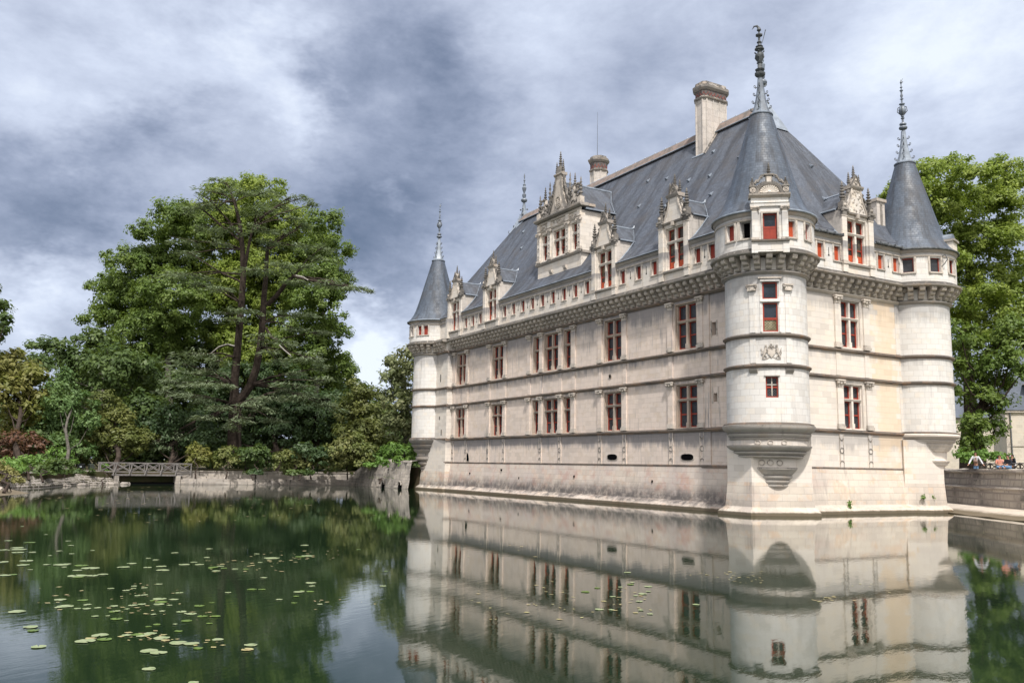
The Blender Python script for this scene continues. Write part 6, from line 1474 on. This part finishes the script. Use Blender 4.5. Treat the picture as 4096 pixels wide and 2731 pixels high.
# scum line along the far bank
# ------------------------------------------------------------------ sky
w = bpy.data.worlds.new('World'); bpy.context.scene.world = w; w.use_nodes = True; nt = w.node_tree; nt.nodes.clear(); g = G(nt)
out = g.n('ShaderNodeOutputWorld'); bg = g.n('ShaderNodeBackground'); g.l(bg.outputs[0], out.inputs[0])
SUN_EL, SUN_AZ = rad(56), (math.cos(rad(-23)), math.sin(rad(-23)))
sky = g.n('ShaderNodeTexSky', sky_type='NISHITA'); sky.sun_disc = False; sky.sun_elevation = SUN_EL; sky.sun_rotation = math.atan2(SUN_AZ[0], SUN_AZ[1])
tc = g.n('ShaderNodeTexCoord').outputs['Generated']
nz = g.n('ShaderNodeTexNoise'); nz.inputs['Scale'].default_value = 3.2; nz.inputs['Detail'].default_value = 6; nz.inputs['Roughness'].default_value = .66
mp = g.n('ShaderNodeMapping'); mp.inputs['Scale'].default_value = (1, 1, 1.9); g.l(tc, mp.inputs[0]); g.l(mp.outputs[0], nz.inputs['Vector'])
off = g.n('ShaderNodeVectorMath', operation='SUBTRACT'); g.l(nz.outputs['Color'], off.inputs[0]); off.inputs[1].default_value = (.5, .5, .5)
sc_ = g.n('ShaderNodeVectorMath', operation='SCALE'); g.l(off.outputs[0], sc_.inputs[0]); sc_.inputs[3].default_value = .34
wv = g.n('ShaderNodeVectorMath', operation='ADD'); g.l(tc, wv.inputs[0]); g.l(sc_.outputs[0], wv.inputs[1])
BL = [ # picture position (2352 scale), radius, strength  (clouds by direction)
 (800,300,300,-.14),(900,580,260,-.27),(1060,430,260,-.22),(740,200,180,-.10),(60,420,280,-.26),(240,420,200,-.12),(130,640,220,-.26),(820,640,160,-.16),(1000,300,300,-.10),
 (600,330,130,.30),(540,170,150,.18),(620,90,170,.16),(130,150,260,.20),(330,170,260,.16),(880,840,170,.52),(150,730,120,.26),(60,750,120,.2),(960,470,60,.18),(1300,120,240,-.05),
 (2050,120,420,.22),(2300,40,300,.17),(1330,60,260,.12),(1900,400,230,-.10),(1500,330,260,-.08),(1330,240,160,.08),(170,60,150,-.14),(420,130,200,.05),(980,120,200,-.12),(1150,60,140,.10),(850,720,90,.15)]
fld = g.math('ADD', g.math('MULTIPLY', g.math('SUBTRACT', g.noise(mp.outputs[0], 5.6, 12, .64, .15), .5), .92), .585)
fld = g.math('ADD', fld, g.math('MULTIPLY', g.math('SUBTRACT', g.noise(mp.outputs[0], 1.6, 4, .5), .5), .35))
for (x, y, r, s) in BL:
    d = ray(x*1.7415, y*1.7415); d = d/np.linalg.norm(d)
    dn = g.n('ShaderNodeVectorMath', operation='DISTANCE'); g.l(wv.outputs[0], dn.inputs[0]); dn.inputs[1].default_value = tuple(d)
    R = r*1.7415/FPX
    fld = g.math('ADD', fld, g.mrange(dn.outputs['Value'], R*1.15, 0., 0., s))
cl = g.ramp(fld, [(0., (.08,.113,.178)), (.2, (.142,.176,.255)), (.4, (.235,.273,.368)), (.6, (.35,.392,.495)), (.8, (.47,.52,.63)), (1., (.61,.66,.735))])
skn = g.mix(1., sky.outputs[0], (.085,.085,.085), 'MULTIPLY')
col = g.mix(.93, skn, cl)
# veiled sky round the sun, out of view, brightened as added fill light
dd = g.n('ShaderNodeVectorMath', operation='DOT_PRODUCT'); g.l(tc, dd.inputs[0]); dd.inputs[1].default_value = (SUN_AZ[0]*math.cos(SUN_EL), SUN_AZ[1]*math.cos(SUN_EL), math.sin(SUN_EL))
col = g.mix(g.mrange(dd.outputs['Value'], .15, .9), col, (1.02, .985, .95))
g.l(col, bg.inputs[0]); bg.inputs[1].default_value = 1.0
w.cycles.sampling_method = 'MANUAL'; w.cycles.sample_map_resolution = 512
sd = bpy.data.lights.new('sun', 'SUN'); sd.energy = 3.2; sd.angle = rad(3.); sd.color = (1., .955, .89)
so = bpy.data.objects.new('sun', sd); C.objects.link(so)
dv = Vector((SUN_AZ[0]*math.cos(SUN_EL), SUN_AZ[1]*math.cos(SUN_EL), math.sin(SUN_EL))); so.rotation_euler = dv.to_track_quat('Z', 'Y').to_euler(); so.location = (60, -60, 80)
# ------------------------------------------------------------------ camera
cd_ = bpy.data.cameras.new('camera'); co = bpy.data.objects.new('camera', cd_); C.objects.link(co)
cd_.sensor_width = 36; cd_.lens = FPX/4096*36; cd_.clip_end = 5000; cd_.clip_start = .1
M = Matrix(((_r2[0], _u2[0], -_f[0], CAM[0]), (_r2[1], _u2[1], -_f[1], CAM[1]), (_r2[2], _u2[2], -_f[2], CAM[2]), (0, 0, 0, 1))); co.matrix_world = M
sc = bpy.context.scene; sc.camera = co
sc.view_settings.view_transform = 'Standard'; sc.view_settings.look = 'None'; sc.view_settings.exposure = .6; sc.view_settings.gamma = 1.; sc.view_settings.use_curve_mapping = False
sc.cycles.max_bounces = 6; sc.cycles.diffuse_bounces = 3; sc.cycles.transmission_bounces = 4; sc.cycles.use_denoising = True; sc.cycles.sample_clamp_indirect = 8
